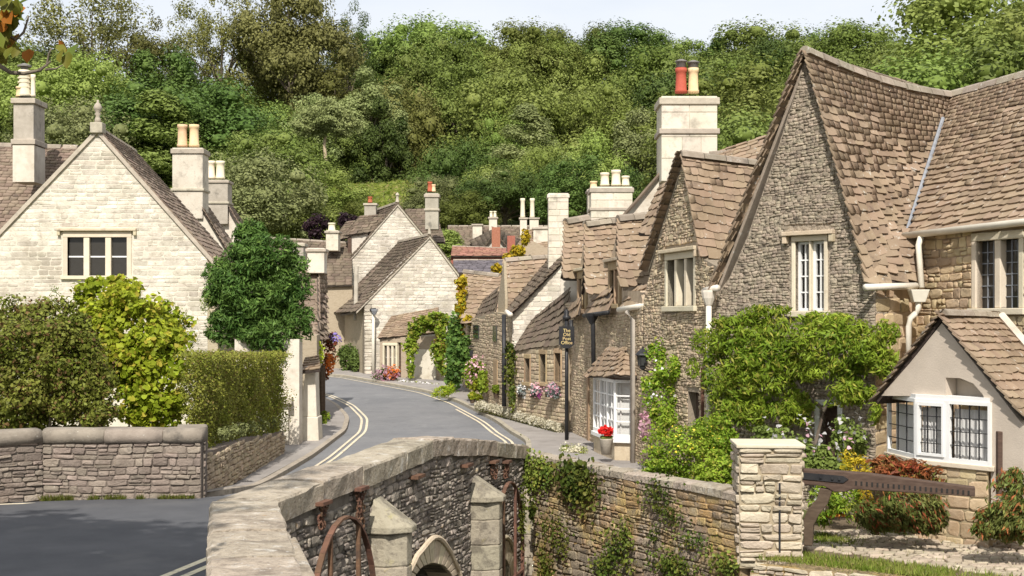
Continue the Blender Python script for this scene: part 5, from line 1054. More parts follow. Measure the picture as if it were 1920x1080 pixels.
W = Wall(PXY(300, 46), PXY(440, 46)); build_wall(W, pxl(W, [(300, 700), (432, 700), (432, 480), (381, 400), (322, 372), (300, 400)]), M['plaster'], l2, (), .3)
chimney(l2, 323, 380, 45.9, .9, 277, 410, ((279, 9), (353, 5)), 'chim', 'cap', ((342, 19, 234, 274, 'pot_buff'), (364, 19, 234, 274, 'pot_buff')), None, .05)
q, t_ = roof(l2, [P(437, 486, 45.9), P(452, 480, 50), P(381, 392, 45.9), P(392, 390, 50)], M['tile_left'], (.22, .16), (.22, .4), over=(.06, 0, 0), rnd=random.Random(181)); emit(l2, t_, 60, 'roof_tiles')
l3 = thing('grey_chimney_house', PXY(410, 52).to_3d(), 'house end with a squat grey chimney and two cream crown pots', 'house')
W = Wall(PXY(370, 52), PXY(480, 52)); build_wall(W, pxl(W, [(370, 700), (470, 700), (470, 460), (430, 392), (370, 392)]), M['plaster'], l3, (), .3)
chimney(l3, 382, 427, 51.8, .8, 337, 420, ((338, 5), (378, 4)), 'chim_grey', 'cap', ((395, 17, 302, 334, 'pot_cream'), (413, 17, 302, 334, 'pot_cream')), None, .05)
q, t_ = roof(l3, [P(474, 466, 51.8), P(485, 460, 56), P(431, 390, 51.8), P(436, 388, 56)], M['tile_left'], (.22, .16), (.22, .4), rnd=random.Random(182)); emit(l3, t_, 30, 'roof_tiles')
# street-side house on the left, mostly behind the dark tree
l4 = thing('roadside_house', PXY(560, 34).to_3d(), 'cream plastered house corner with buttress where the street bends left', 'house')
W = Wall(PXY(440, 32.2), PXY(561, 32.2)); pl = pxl(W, [(440, 850), (561, 850), (561, 636), (440, 636)]); build_wall(W, pl, M['plaster'], l4, (), .5)
a, b = P(522, 826, 32.1), P(541, 756, 32.1); dd = MB().box(a.x, b.x, 32.05, 32.16, a.z, b.z).build('door', M['plaster'], l4); MB().box(a.x-.08, b.x+.1, 31.9, 32.2, b.z, b.z+.12).build('door_hood', M['cap'], dd)
def tap(x0, x1, x2, x3, yt, yb, Y, d, mat, name, par):
    a, b, c, e = P(x0, yb, Y), P(x1, yb, Y), P(x3, yt, Y), P(x2, yt, Y); MB().quad8([a, b, b+Vector((0, d, 0)), a+Vector((0, d, 0)), e, c, c+Vector((0, d, 0)), e+Vector((0, d, 0))]).build(name, M[mat], par, bevel=.02)
tap(564, 594, 572, 591, 695, 782, 33.2, .6, 'plaster', 'buttress', l4); tap(561, 598, 563, 596, 782, 832, 33.15, .7, 'plaster', 'plinth', l4)
q, t_ = roof(l4, [P(564, 697, 32.9), P(600, 693, 32.9), P(572, 672, 33.7), P(598, 668, 33.7)], M['tile'], (.16, .14), (.2, .35), rnd=random.Random(191)); emit(l4, t_, 20, 'roof_tiles')
MB().tube([P(563, 660, 34), P(563, 818, 34)], .055, 8).build('downpipe', M['black'], l4, True); MB().lathe(P(563, 705, 34), [(.05, 0), (.1, .12), (.12, .25)], 8).build('hopper_head', M['black'], l4)
build_wall(Wall(PXY(594, 36.5), PXY(604, 40)), [(0, -.4), (3.6, -.4), (3.6, 2.2), (0, 2.2)], M['wall_shade'], l4, (), .8)
for x, yt, yb, Y in ((602, 690, 790, 38.2), (606, 685, 785, 39)): MB().tube([P(x, yt, Y), P(x, yb, Y)], .06, 8).build('timber_post', M['wood_dark'], l4)
tls = []
q, t_ = roof(l4, [P(480, 640, 38.5), P(600, 640, 38.5), P(480, 508, 41), P(598, 508, 41)], M['tile_left'], (.24, .2), (.3, .5), rnd=random.Random(192)); tls += t_
q, t_ = roof(l4, [P(600, 640, 38.3), P(614, 636, 39.5), P(598, 510, 40.8), P(612, 512, 41.5)], M['tile_left'], (.24, .2), (.3, .5), rnd=random.Random(193)); tls += t_
emit(l4, tls, 60, 'roof_tiles'); chimney(l4, 576, 608, 40.5, .6, 465, 512, ((466, 6),), 'plaster', 'cap', (), None, .05); chimney(l4, 545, 569, 42, .6, 455, 520, ((456, 6),), 'chim_grey', 'cap', (), None, .05)
# ================================================================ STREET FURNITURE
sg = thing('sign_post', (1.3, 33.2, -.4), 'black sign post reading The Old Post Office with gold letters', 'sign')
WSn = Wall(PXY(1047, 33.2), PXY(1078, 33.2)); c0 = P(1062.5, 840, 33.3); MB().tube([c0, P(1062.5, 596, 33.3)], .045, 10).build('post', M['black'], sg, True); MB().lathe(P(1062.5, 600, 33.3), [(.06, 0), (.1, .03), (.1, .08), (.05, .12), (.07, .2), (.02, .26)], 10).build('finial', M['black'], sg, True)
pl = pxl(WSn, [(1048, 646), (1048, 612), (1077, 612), (1077, 646), (1068, 653), (1056, 653)]); brd = MB().prism([WSn.pt(p[0], p[1], .03) for p in pl], [WSn.pt(p[0], p[1], -.02) for p in pl]).build('sign_board', M['black'], sg)
for i, tx in enumerate(('The', 'Old', 'Post', 'Office')):
    cu = bpy.data.curves.new('lettering', 'FONT'); cu.body = tx; cu.align_x = 'CENTER'; cu.size = .112; cu.extrude = .001
    tmp = bpy.data.objects.new('lettering', cu); COL.objects.link(tmp); me = bpy.data.meshes.new_from_object(tmp.evaluated_get(bpy.context.evaluated_depsgraph_get())); bpy.data.objects.remove(tmp); me.materials.clear(); me.materials.append(M['gold']); o = bpy.data.objects.new('lettering', me); link(o, brd); p = WSn.pt(*WSn.px(1062.5, 622.5+i*7.6)); o.location = (p.x, p.y-.036, p.z); o.rotation_euler = (math.pi/2, 0, 0)
lt = thing('wall_lantern', P(1205, 690, 27.0), 'small black lantern on the cottage wall above the climbing rose', 'lantern'); c = P(1205, 688, 26.9)
MB().lathe(c, [(.05, 0), (.08, .03), (.1, .22), (.1, .23)], 6).build('glass', M['glass_far'], lt); MB().lathe(c+Vector((0, 0, .23)), [(.15, 0), (.13, .03), (.06, .1), (.02, .13), (.02, .16)], 6).build('hood', M['black'], lt); MB().lathe(c-Vector((0, 0, .06)), [(.02, 0), (.06, .03), (.07, .06)], 6).build('base', M['black'], lt)
for k in range(6): a = math.pi/3*k; MB().tube([c+Vector((.082*math.cos(a), .082*math.sin(a), .02)), c+Vector((.105*math.cos(a), .105*math.sin(a), .23))], .009, 5).build('glazing_bar', M['black'], lt)
MB().tube([c-Vector((0, 0, .05)), c+Vector((.12, .05, -.1)), c+Vector((.3, .1, -.08))], .018, 6).build('arm', M['black'], lt)
hs = thing('hanging_sign', P(888, 665, 46.4), 'small arched black hanging sign on an iron bracket over the flower-hung doorway', 'sign'); Wh = Wall(PXY(876, 46.4), PXY(898, 46.4)); pl = pxl(Wh, [(878, 667), (896, 667), (896, 662), (891, 656), (883, 656), (878, 662)]); MB().prism([Wh.pt(*p, .02) for p in pl], [Wh.pt(*p, -.02) for p in pl]).build('sign_board', M['black'], hs); MB().tube([P(878, 650, 46.4), P(903, 648, 46.2)], .02, 6).build('bracket', M['black'], hs)
# ================================================================ FOLIAGE MATERIALS
G = {}
G['mid'] = leafmat('mid_green_leaf', (.125, .18, .034), (.19, .245, .06), None, .1, .25, .25)
G['light'] = leafmat('light_green_leaf', (.18, .235, .048), (.26, .31, .082), None, .1, .3, .25)
G['dark'] = leafmat('dark_green_leaf', (.06, .105, .022), (.105, .155, .036), None, .1, .2, .25)
G['olive'] = leafmat('olive_leaf', (.165, .18, .045), (.23, .235, .07), None, .1, .25, .25)
G['pale'] = leafmat('silvery_green_leaf', (.21, .25, .09), (.28, .315, .125), None, .1, .25, .25)
G['brown'] = leafmat('bronze_leaf', (.14, .14, .042), (.195, .195, .062), None, .1, .2, .25)
G['purple'] = leafmat('purple_leaf', (.035, .02, .025), (.06, .03, .035), None, .3, .2, .25)
G['lime'] = leafmat('lime_leaf', (.22, .31, .02), (.36, .41, .035), (.42, .38, .05), .35, .35, 1.2)
G['hedge'] = leafmat('clipped_hedge_leaf', (.23, .29, .036), (.34, .38, .07), (.28, .24, .06), .4, .25, 1.5)
G['shrub'] = leafmat('bronze_green_shrub_leaf', (.16, .215, .03), (.26, .295, .058), (.21, .14, .05), .4, .25, 1.2)
G['maple'] = leafmat('deep_green_leaf', (.045, .092, .018), (.085, .145, .03), (.13, .2, .045), .35, .25, 1.5)
G['wist'] = leafmat('wisteria_leaf', (.13, .215, .018), (.24, .33, .035), (.34, .34, .06), .35, .35, 1.6)
G['ivy'] = leafmat('ivy_leaf', (.07, .12, .02), (.16, .2, .035), (.25, .24, .05), .4, .25, 2)
G['yellow'] = leafmat('yellow_creeper_leaf', (.42, .36, .02), (.55, .42, .03), (.2, .25, .03), .3, .3, 2)
G['red'] = leafmat('red_tipped_leaf', (.26, .06, .025), (.2, .11, .035), (.12, .14, .03), .4, .25, 2)
G['coton'] = leafmat('arching_shrub_leaf', (.09, .12, .025), (.15, .16, .045), (.3, .1, .04), .4, .25, 2)
G['autumn'] = leafmat('autumn_chestnut_leaf', (.08, .12, .02), (.14, .12, .02), (.26, .09, .015), .35, .35, 2.5)
G['grass'] = leafmat('grass_blade', (.12, .18, .02), (.2, .24, .045), (.3, .27, .09), .35, .3, 2)
def petal(n, c1, c2): return leafmat(n, c1, c2, None, .2, .3, 3)
for n, a, b in (('pw', (.72, .7, .66), (.78, .74, .72)), ('pp', (.6, .3, .36), (.68, .45, .48)), ('pr', (.52, .015, .02), (.62, .03, .03)), ('pm', (.42, .04, .28), (.5, .12, .36)), ('pu', (.2, .14, .42), (.34, .27, .55)), ('py', (.7, .5, .03), (.76, .6, .08)), ('po', (.6, .17, .03), (.66, .26, .06)), ('ps', (.32, .4, .38), (.46, .52, .5)), ('pc', (.62, .58, .4), (.68, .65, .5))): G[n] = petal('petal_'+n, a, b)
# ================================================================ HILLSIDE WOOD
def tree_proto(seed, rx=3.4, rz=4.2, cz=5.9, nclump=74, nl=380, kind='round', leaf=.175):
    r = np.random.default_rng(seed); parts = []; tr = MB(); pr = random.Random(seed); core = MB()
    tr.tube([(0, 0, -.6), (.1, 0, 1.5), (.05, .1, 3.2), (.15, 0, cz), (.1, 0, cz+rz*.6)], np.array([.3, .24, .2, .12, .02])*(.55 if kind == 'airy' else 1), 7)
    for k in range(nclump):
        if kind == 'cone':
            z = (k+.5)/nclump; rad = rx*(1-z)**.85*1.0+.15; a = pr.uniform(0, 6.28); c = np.array((rad*.8*math.cos(a), rad*.8*math.sin(a), 1.2+z*8.6)); cr = np.array((.75, .75, .55))*(1.25-.6*z)
        else:
            d = r.normal(size=3); d /= np.linalg.norm(d)
            if d[2] < -.55: d[2] *= -.5
            f = r.uniform(.72, 1.) if k % 6 else r.uniform(.2, .6); c = np.array((d[0]*rx*f, d[1]*rx*f, cz+d[2]*rz*f*(.95 if d[2] > 0 else .75))); q = pr.uniform(.6, 1.12)*(rx/3.4); cr = np.array((q, q, q*.95))
            if kind == 'airy': cr = cr*.78
        if kind != 'cone' and k % 3 == 0: tr.tube([(.1, 0, cz-rz*.55+pr.uniform(0, 1.6)), tuple(c*np.array((.5, .5, .5))+np.array((0, 0, (cz-rz*.3)*.5))), tuple(c)], [.1, .06, .02], 5)
        C, N_, S = blob(c, cr, nl, leaf, r, shell=.4, jit=.36, lump=.26, front=False, upb=.45); parts.append((C, N_, S))
        if kind != 'airy':
            prof = [(cr[0]*.36*math.sin(q), -cr[2]*.36*math.cos(q)) for q in np.linspace(.25, math.pi-.25, 5)]; core.lathe(c, prof, 7)
    C = np.concatenate([p[0] for p in parts]); N_ = np.concatenate([p[1] for p in parts]); S = np.concatenate([p[2] for p in parts])
    V, f, k = leaves_np(C, N_, S, 'diamond', r); cnt = [k]*(len(f)//k)+[len(q) for q in core.f]; n0 = len(V); me = mesh_np('crown', np.concatenate([V, np.array(core.v).reshape(-1, 3)]), np.concatenate([f, np.array([i+n0 for q in core.f for i in q], np.int64)]), cnt, G['mid'])
    tm = bpy.data.meshes.new('trunk'); tm.from_pydata(tr.v, [], tr.f); tm.update(); tm.materials.append(M['bark']); return me, tm
PROTO = {'round': [tree_proto(s, 3.4+.3*(s % 3), 3.6+.35*(s % 4), 5.7) for s in range(1, 6)], 'tall': [tree_proto(11, 2.6, 4.8, 5.6, 70), tree_proto(12, 2.4, 5., 5.6, 70)], 'airy': [tree_proto(21, 3., 4.6, 5.8, 56, 200, 'airy', .13), tree_proto(22, 2.8, 4.7, 5.8, 56, 200, 'airy', .13)], 'cone': [tree_proto(31, 2.3, 0, 0, 70, 300, 'cone', .15), tree_proto(32, 2.6, 0, 0, 70, 300, 'cone', .15)], 'bush': [tree_proto(41, 4.6, 3.8, 4.4, 74, 380, 'round', .175), tree_proto(42, 4.9, 3.9, 4.3, 74, 380, 'round', .175)]}
_tn = 0
def tree(x, ytop, Y, H, kind, col, label, group='trees of the hillside wood', name=None, base=None, wide=1.):
    """tree standing so that its top shows at photo (x, ytop); H = height in metres"""
    global _tn
    p = P(x, ytop, Y); z0 = gh(p.x, Y) if base is None else base
    if H is None: H = p.z-z0
    else: z0 = p.z-H if base is None else base
    z0 = min(z0, gh(p.x, Y)+.3) if base is None else z0; H = p.z-z0; s = H/10.
    root = bpy.data.objects.new(name or {'round': 'broadleaf_tree', 'tall': 'tall_tree', 'airy': 'airy_tree', 'cone': 'conifer', 'bush': 'spreading_tree'}[kind], None); root.location = (p.x, Y, z0); COL.objects.link(root); tag(root, label, 'tree', group)
    cm, tm = PROTO[kind][_tn % len(PROTO[kind])]; _tn += 1; rot = (_tn*2.399) % 6.283
    sx = s*wide*1.12
    for nm, me, m in (('crown', cm, G[col]), ('trunk', tm, None)):
        o = bpy.data.objects.new(nm, me); COL.objects.link(o); o.parent = root; o.rotation_euler = (0, 0, rot); o.scale = (sx, sx, s)
        if m: o.material_slots[0].link = 'OBJECT'; o.material_slots[0].material = m
    return root
SKY = [ # x, top y, Y, H, kind, colour, label, width factor
 (175, -45, 118, 17, 'airy', 'brown', 'very tall loose dark tree rising above the wood at upper left', .95), (240, 10, 116, 13, 'airy', 'olive', 'tall loose tree leaning right beside the tallest one at upper left', .8), (412, -38, 122, 17, 'airy', 'olive', 'tall airy silver-birch-like tree against the sky left of the bronze tree', .75),
 (352, 52, 124, 11, 'airy', 'pale', 'small pale airy tree left of the birch-like tree on the skyline', .7), (545, -30, 120, 12, 'round', 'brown', 'big bronze-green round tree on the skyline left of centre', .8), (652, 2, 130, 12, 'airy', 'dark', 'wispy dark tree poking above the skyline right of the bronze tree', .6),
 (800, 26, 140, 11, 'round', 'mid', 'rounded green tree forming the first hump of the central skyline', 1.1), (700, 64, 138, 10, 'round', 'dark', 'dark green tree in the dip of the skyline left of centre', 1.), (890, 66, 140, 10, 'round', 'light', 'light green tree on the skyline right of the first hump', 1.1),
 (985, 44, 138, 11, 'round', 'light', 'broad light green tree at the middle of the skyline', 1.1), (1075, 40, 142, 11, 'round', 'mid', 'green tree on the skyline right of the middle', 1.1), (1165, 38, 142, 11, 'round', 'dark', 'darker green dome-topped tree on the skyline above the wide cream chimney', 1.2), (1260, 66, 140, 10, 'round', 'mid', 'green tree on the skyline above the red chimney pot', 1.1),
 (1345, 69, 140, 10, 'cone', 'dark', 'dark pointed tree on the skyline right of the red chimney pot', 1.3), (1420, 44, 138, 11, 'round', 'mid', 'broad domed tree on the skyline left of the big gable apex', 1.25), (1500, 54, 142, 10, 'round', 'dark', 'dark green tree on the skyline behind the big gable apex', 1.), (1590, 36, 132, 12, 'round', 'mid', 'tall rounded tree on the skyline right of the big gable apex', 1.2), (1665, 84, 130, 10, 'round', 'olive', 'lower tree in the skyline dip above the big tiled roof', 1.),
 (1740, 65, 96, 12, 'round', 'light', 'light green tree stepping up at the right skyline', 1.1), (1850, -40, 84, 15, 'round', 'light', 'large bright green tree at the top right corner', 1.15), (1960, -20, 80, 14, 'round', 'light', 'bright green tree cut by the right edge of the picture', 1.1), (1800, 80, 74, 9, 'round', 'mid', 'green tree just above the ridge of the right-hand roof', 1.2), (1900, 70, 70, 9, 'round', 'mid', 'green tree behind the ridge at far right', 1.2), (1690, 115, 92, 9, 'round', 'mid', 'green tree behind the middle of the big tiled roof', 1.1),
 (30, 90, 112, 11, 'round', 'dark', 'dark green tree behind the banded chimney at far left', 1.), (75, 60, 114, 12, 'round', 'mid', 'green tree left of the tallest tree at upper left', .9), (140, 95, 104, 11, 'round', 'light', 'light yellow-green tree in front of the tallest tree', 1.), (300, 92, 116, 10, 'round', 'dark', 'dark tree at the foot of the sky gap on the left', 1.1), (-10, 45, 110, 12, 'round', 'mid', 'green tree at the extreme left edge', 1.),
 (120, 185, 84, 7.5, 'round', 'pale', 'pale yellowish tree between the banded chimney and the finial', 1.), (345, 130, 92, 11, 'round', 'dark', 'large dark green tree behind the two-pot chimney', 1.25), (240, 190, 88, 8, 'cone', 'dark', 'dark conifer-like tree right of the gable finial', 1.5), (60, 190, 86, 8, 'cone', 'mid', 'green conifer behind the banded chimney', 1.5), (300, 170, 86, 9, 'cone', 'mid', 'feathery green conifer between the finial and the two-pot chimney', 1.5),
 (470, 285, 78, 6.5, 'round', 'pale', 'pale feathery tree behind the squat grey chimney', 1.15), (545, 355, 80, 4.6, 'round', 'light', 'light yellow-green tree above the dark round tree', 1.2), (500, 240, 86, 8.5, 'round', 'mid', 'mid-green tree on the slope left of the bare trunk', 1.1), (610, 322, 86, 5, 'round', 'light', 'bright green tree right of the bare trunk', 1.3), (660, 355, 84, 3.8, 'bush', 'light', 'bright green bush at the left of the grassy clearing', 1.1),
 (820, 330, 90, 4.6, 'round', 'pale', 'yellowish tree beside the grassy clearing', 1.2), (865, 352, 86, 4.4, 'round', 'light', 'small light green tree right of the grey chimney', 1.2), (945, 292, 88, 5.4, 'bush', 'dark', 'wide dark yew-like tree behind the centre houses', 1.25), (1085, 295, 84, 6, 'round', 'dark', 'dark green tree behind the ashlar chimney', 1.2), (990, 195, 96, 8, 'cone', 'pale', 'pale grey-green pointed tree in the middle of the wood', 1.6),
 (840, 430, 70, 2.6, 'cone', 'light', 'small bright green conical shrub behind the pale gables', 1.6), (690, 130, 112, 10, 'tall', 'pale', 'pale narrow tree above the bare trunk', 1.1), (605, 170, 108, 9.5, 'airy', 'pale', 'pale thin-leaved tree leaning over the bare trunk', 1.2), (1390, 130, 84, 9, 'round', 'light', 'bright yellow-green tree between the tall chimney and the big gable', 1.2), (1370, 290, 66, 4.6, 'round', 'light', 'light green tree low behind the tall chimney', 1.2), (1450, 200, 74, 7, 'round', 'mid', 'green tree just left of the big gable verge', 1.1),
]
for a in SKY: tree(a[0], a[1], a[2], a[3], a[4], a[5], a[6], wide=a[7])
# the rest of the wood: rows of trees up the slope
rr = random.Random(77); kinds = ['round']*7+['tall', 'bush']; cols = ['mid']*4+['light']*3+['dark']*2+['olive', 'pale']
lab = {'mid': 'mid-green tree among its neighbours in the hillside wood', 'light': 'light green tree among its neighbours in the hillside wood', 'dark': 'dark green tree among its neighbours in the hillside wood', 'olive': 'olive-green tree among its neighbours in the hillside wood', 'pale': 'pale grey-green tree among its neighbours in the hillside wood'}
LM = [(45, 'banded chimney at far left'), (183, 'gable finial'), (350, 'two-pot chimney'), (410, 'squat grey chimney'), (490, 'dark street tree'), (610, 'bare pale trunk'), (745, 'tall pale gable'), (810, 'grey red-potted chimney'), (930, 'red brick chimney'), (1046, 'ashlar chimney'), (1145, 'wide cream chimney'), (1290, 'tall red-potted chimney'), (1400, 'narrow gable roof'), (1515, 'big gable apex'), (1650, 'big tiled roof'), (1780, 'roof valley')]
CN = {'mid': 'mid-green', 'light': 'light green', 'dark': 'dark green', 'olive': 'olive-green', 'pale': 'pale grey-green'}; used = {}
RW = {132: 'top row', 118: 'second row down', 105: 'third row down', 93: 'lowest row'}
def tlabel(x, c, Y):
    lx, nm = min(LM, key=lambda q: abs(q[0]-x)); w_ = 'above' if abs(x-lx) < 22 else ('left above' if x < lx else 'right above')
    return f'{CN[c]} tree, {RW[Y]} of wood, {w_} the {nm}'
for (Y, y0, step, H) in ((132, 86, 104, 13.), (118, 140, 112, 13.5), (105, 205, 122, 11.5), (93, 285, 132, 7)):
    x = -60+rr.uniform(0, 60)
    while x < 1780:
        jx = x+rr.uniform(-25, 25); ok = True
        if Y < 112 and 625 < jx < 810: ok = Y > 103
        if Y < 105 and 560 < jx < 660: ok = False
        if Y < 95 and jx < 430: ok = False
        if jx > 1240 and Y < 98: ok = False
        if (60 < jx < 360 and Y > 120) or (440 > jx > 330 and Y > 128): ok = False
        if ok:
            c = rr.choice(cols)
            if Y < 115 and 560 < jx < 900: c = 'dark' if rr.random() < .7 else 'mid'  # darker leaf colour here stands in for understory shade
            tree(jx, y0+rr.uniform(-34, 30), Y+rr.uniform(-5, 5), H*rr.uniform(.9, 1.15), rr.choice(kinds), c, tlabel(jx, c, Y), wide=rr.uniform(.7, .95))
        x += step*rr.uniform(.85, 1.15)
# slender tree with a bare trunk in pale bark
p = P(609, 338, 95); st_ = thing('slender_tree', p, 'slender tree with a pale bare trunk standing in the wood', 'tree')
MB().tube([p+Vector((0, 0, -1)), p+Vector((.08, 0, 1.2)), p+Vector((-.03, 0, 2.4)), p+Vector((.1, 0, 3.8)), p+Vector((.4, 0, 5))], [.14, .12, .11, .09, .04], 7).build('trunk', mk('pale_bark', (.34, .26, .17), (.42, .33, .22), 4), st_)
leaf_object('crown', [pblob(612, 222, 95, 52, 38, 7000, .16, 1.5, clump=30), pblob(575, 240, 95.2, 34, 22, 2400, .16, 1., clump=14), pblob(648, 238, 95.2, 30, 22, 2200, .16, 1., clump=12)], G['pale'], st_, 'diamond')
pu = leaf_object('purple_shrub', [pblob(595, 425, 72, 26, 28, 1500, .16), pblob(655, 418, 72, 22, 22, 1200, .16)], G['purple'], None, 'diamond'); tag(pu, 'dark purple-leaved shrub behind the long brown roof', 'shrub')
# rough grass in the clearing
n = 9000; X = RNG.uniform(-15, -3, n); Yy = RNG.uniform(84, 108, n); Z = np.array([gh(a, b) for a, b in zip(X, Yy)])
tag(leaf_object('meadow_grass', [(np.stack([X, Yy, Z+.08], 1), RNG.normal(size=(n, 3))*.5+np.array((0, -1, .6)), RNG.uniform(.18, .45, n))], G['grass'], None, 'diamond'), 'rough grass of the clearing on the hillside', kind='stuff')
# ================================================================ GARDEN PLANTS, LEFT
def stems(name, pts, mat='bark'): 
    mb = MB()
    for a, b, r in pts: mb.tube([a, Vector(a).lerp(Vector(b), .5)+Vector((random.uniform(-.1, .1), 0, 0)), b], [r, r*.7, r*.35], 6)
    return mb
def plant(name, label, cat, parts, mat, shape='oval', loc=None, stem=None, up=None, extra=(), group=None):
    c = np.concatenate([p[0] for p in parts]).mean(0); t = thing(name, tuple(loc) if loc is not None else (c[0], c[1], c[2]-.5), label, cat, group)
    leaf_object('foliage', parts, mat, t, shape, up)
    for nm, pp, m, sh in extra: leaf_object(nm, pp, m, t, sh)
    if stem: stems('stem', stem).build('stem', M['bark'], t)
    return t
plant('bronze_shrub', 'feathery bronze-green shrub behind the left end of the parapet', 'shrub', [pblob(60, 740, 23.6, 150, 90, 6000, .09, .8, clump=0), pblob(60, 690, 23.5, 130, 130, 14000, .075, 1.1, lump=.3), pblob(150, 700, 23.2, 75, 120, 9000, .07, .9, lump=.3), pblob(20, 620, 24.5, 80, 70, 4500, .075, lump=.4), pblob(100, 610, 24.2, 70, 60, 4000, .075, lump=.45), pblob(185, 760, 22.8, 40, 60, 3500, .07)], G['shrub'], 'diamond', stem=[(P(40, 830, 23), P(60, 640, 23.4), .03), (P(90, 830, 23), P(120, 640, 23.2), .03), (P(150, 830, 22.9), P(165, 660, 23), .025)])
plant('lime_climber', 'bright lime-green large-leaved climber bush between the shrub and the hedge', 'shrub', [pblob(250, 640, 25.5, 100, 110, 3800, .1, .9, lump=.3), pblob(205, 570, 25.8, 70, 55, 1600, .1), pblob(300, 700, 25.2, 75, 105, 2600, .1, .8, lump=.35), pblob(200, 660, 25.2, 60, 80, 1500, .1), pblob(290, 770, 24.8, 70, 50, 1300, .1), pblob(235, 540, 26, 28, 32, 450, .09), pblob(320, 610, 26, 42, 50, 900, .075)], G['lime'], 'heart', stem=[(P(262, 830, 25), P(268, 690, 25), .025), (P(280, 830, 25), P(300, 680, 25), .02), (P(240, 830, 25), P(235, 690, 25), .02)])
plant('thin_sapling', 'thin green sapling sprouting against the pale gable wall', 'plant', [pblob(102, 560, 26.5, 10, 28, 120, .07), pblob(75, 590, 26.5, 30, 22, 250, .07), pblob(345, 620, 26.5, 35, 45, 500, .07), pblob(385, 570, 27, 12, 20, 90, .07)], G['mid'], 'lance')
hp = []
for k in range(14):
    t = k/13; x = 372+150*t; Y = 22.6+8.0*t; hp.append(pblob(x, 745-3*t, Y, 34-8*t, 92-12*t, 2300, .042, .55, lump=.1, shell=.3))
a, b = P(362, 667, 22.6), P(520, 667, 30.6); n = 5000; t = RNG.random(n); C = np.array(a)[None]*(1-t[:, None])+np.array(b)[None]*t[:, None]+np.stack([RNG.uniform(-.35, .35, n), RNG.uniform(-.3, .3, n), RNG.normal(size=n)*.04], 1); hp.append((C, RNG.normal(size=(n, 3))*.6+np.array((0, -.3, 1)), RNG.uniform(.028, .055, n)))
# clipped sunny side of the hedge, facing the street and the viewer
n = 16000; t = RNG.random(n); v = RNG.random(n); A0, A1 = np.array(PXY(368, 22.2)), np.array(PXY(524, 30.2)); pl = A0[None]*(1-t[:, None])+A1[None]*t[:, None]; zt = 2.03-.1*t; zb = .45-.25*t; C = np.stack([pl[:, 0]+RNG.normal(size=n)*.05+.06*np.sin(v*9+t*23), pl[:, 1]+RNG.normal(size=n)*.05, zb+(zt-zb)*v], 1); hp.append((C, RNG.normal(size=(n, 3))*.6+np.array((.5, -.7, .35)), RNG.uniform(.03, .06, n)))
plant('clipped_hedge', 'clipped yellowish-green hedge above the low dry-stone wall', 'hedge', hp, G['hedge'], 'oval')
plant('grey_foliage', 'grey-green trailing plants on top of the dry-stone wall', 'plant', [pblob(420+i*18, 812-i*4, 22.3+i*1.3, 14, 12, 160, .05) for i in range(6)], G['pale'], 'oval')
mp_ = [pblob(485, 540, 33.3, 62, 74, 3000, .17, .8, clump=0), pblob(485, 545, 33, 92, 100, 11050, .15, 1.15, lump=.28), pblob(468, 442, 33, 40, 30, 2040, .15), pblob(500, 480, 32.6, 60, 50, 2550, .15), pblob(415, 535, 32.8, 38, 50, 2210, .15), pblob(550, 530, 32.8, 38, 70, 2550, .15), pblob(428, 612, 32.6, 46, 40, 2210, .15), pblob(500, 625, 32.4, 60, 42, 2550, .15), pblob(555, 605, 32.6, 32, 42, 1360, .15), pblob(530, 655, 32.3, 18, 22, 374, .15)]
plant('dark_green_tree', 'compact dark green tree with drooping leaves in front of the roadside house', 'tree', mp_, G['maple'], 'lance', loc=P(480, 830, 33), stem=[(P(480, 830, 33.2), P(485, 500, 33.1), .09), (P(483, 640, 33.1), P(440, 540, 33), .04), (P(483, 620, 33.1), P(535, 530, 33), .04)])
# ================================================================ RIGHT GARDEN
wi = [pblob(1440, 680, 22.6, 95, 85, 4200, .12, .35, clump=46), pblob(1395, 630, 23.0, 75, 52, 2300, .12, .25, clump=26), pblob(1570, 660, 21.75, 95, 70, 3800, .12, .35, clump=40), pblob(1350, 700, 23.3, 42, 80, 2000, .115, .22, clump=24), pblob(1640, 660, 21.3, 45, 55, 1300, .12, .25, clump=16), pblob(1400, 770, 22.7, 62, 42, 1900, .12, .25, clump=22), pblob(1545, 605, 22.0, 55, 26, 1000, .12, .2, clump=14), pblob(1430, 588, 22.9, 45, 24, 700, .12, .15, clump=12), pblob(1345, 800, 23.3, 30, 40, 600, .11, .2, clump=10), pblob(1600, 735, 21.3, 60, 28, 900, .12, .2, clump=14), pblob(1318, 640, 23.7, 24, 26, 320, .11, .15), pblob(1490, 765, 22.3, 42, 34, 900, .12, .2, clump=12), pblob(1670, 625, 21.3, 16, 22, 160, .12), pblob(1640, 770, 21, 12, 26, 140, .12), pblob(1300, 690, 23.8, 14, 22, 130, .11)]
plant('wisteria', 'large bright green wisteria spreading across the front of the big gable', 'climber', wi, G['wist'], 'lance', loc=P(1500, 960, 22.5), stem=[(P(1530, 900, 22.4), P(1545, 770, 22.2), .05), (P(1545, 770, 22.2), P(1480, 690, 22.5), .035), (P(1500, 890, 22.6), P(1440, 740, 22.6), .03), (P(1545, 770, 22.1), P(1600, 690, 21.6), .03)], up=np.array((0, 0, -.35)))
rose = [pblob(1240, 740, 26.2, 42, 60, 1500, .07, .3), pblob(1232, 660, 26.6, 20, 34, 420, .07, .2), pblob(1255, 690, 26.0, 34, 30, 600, .07, .25), pblob(1250, 800, 25.8, 34, 40, 700, .07, .3)]
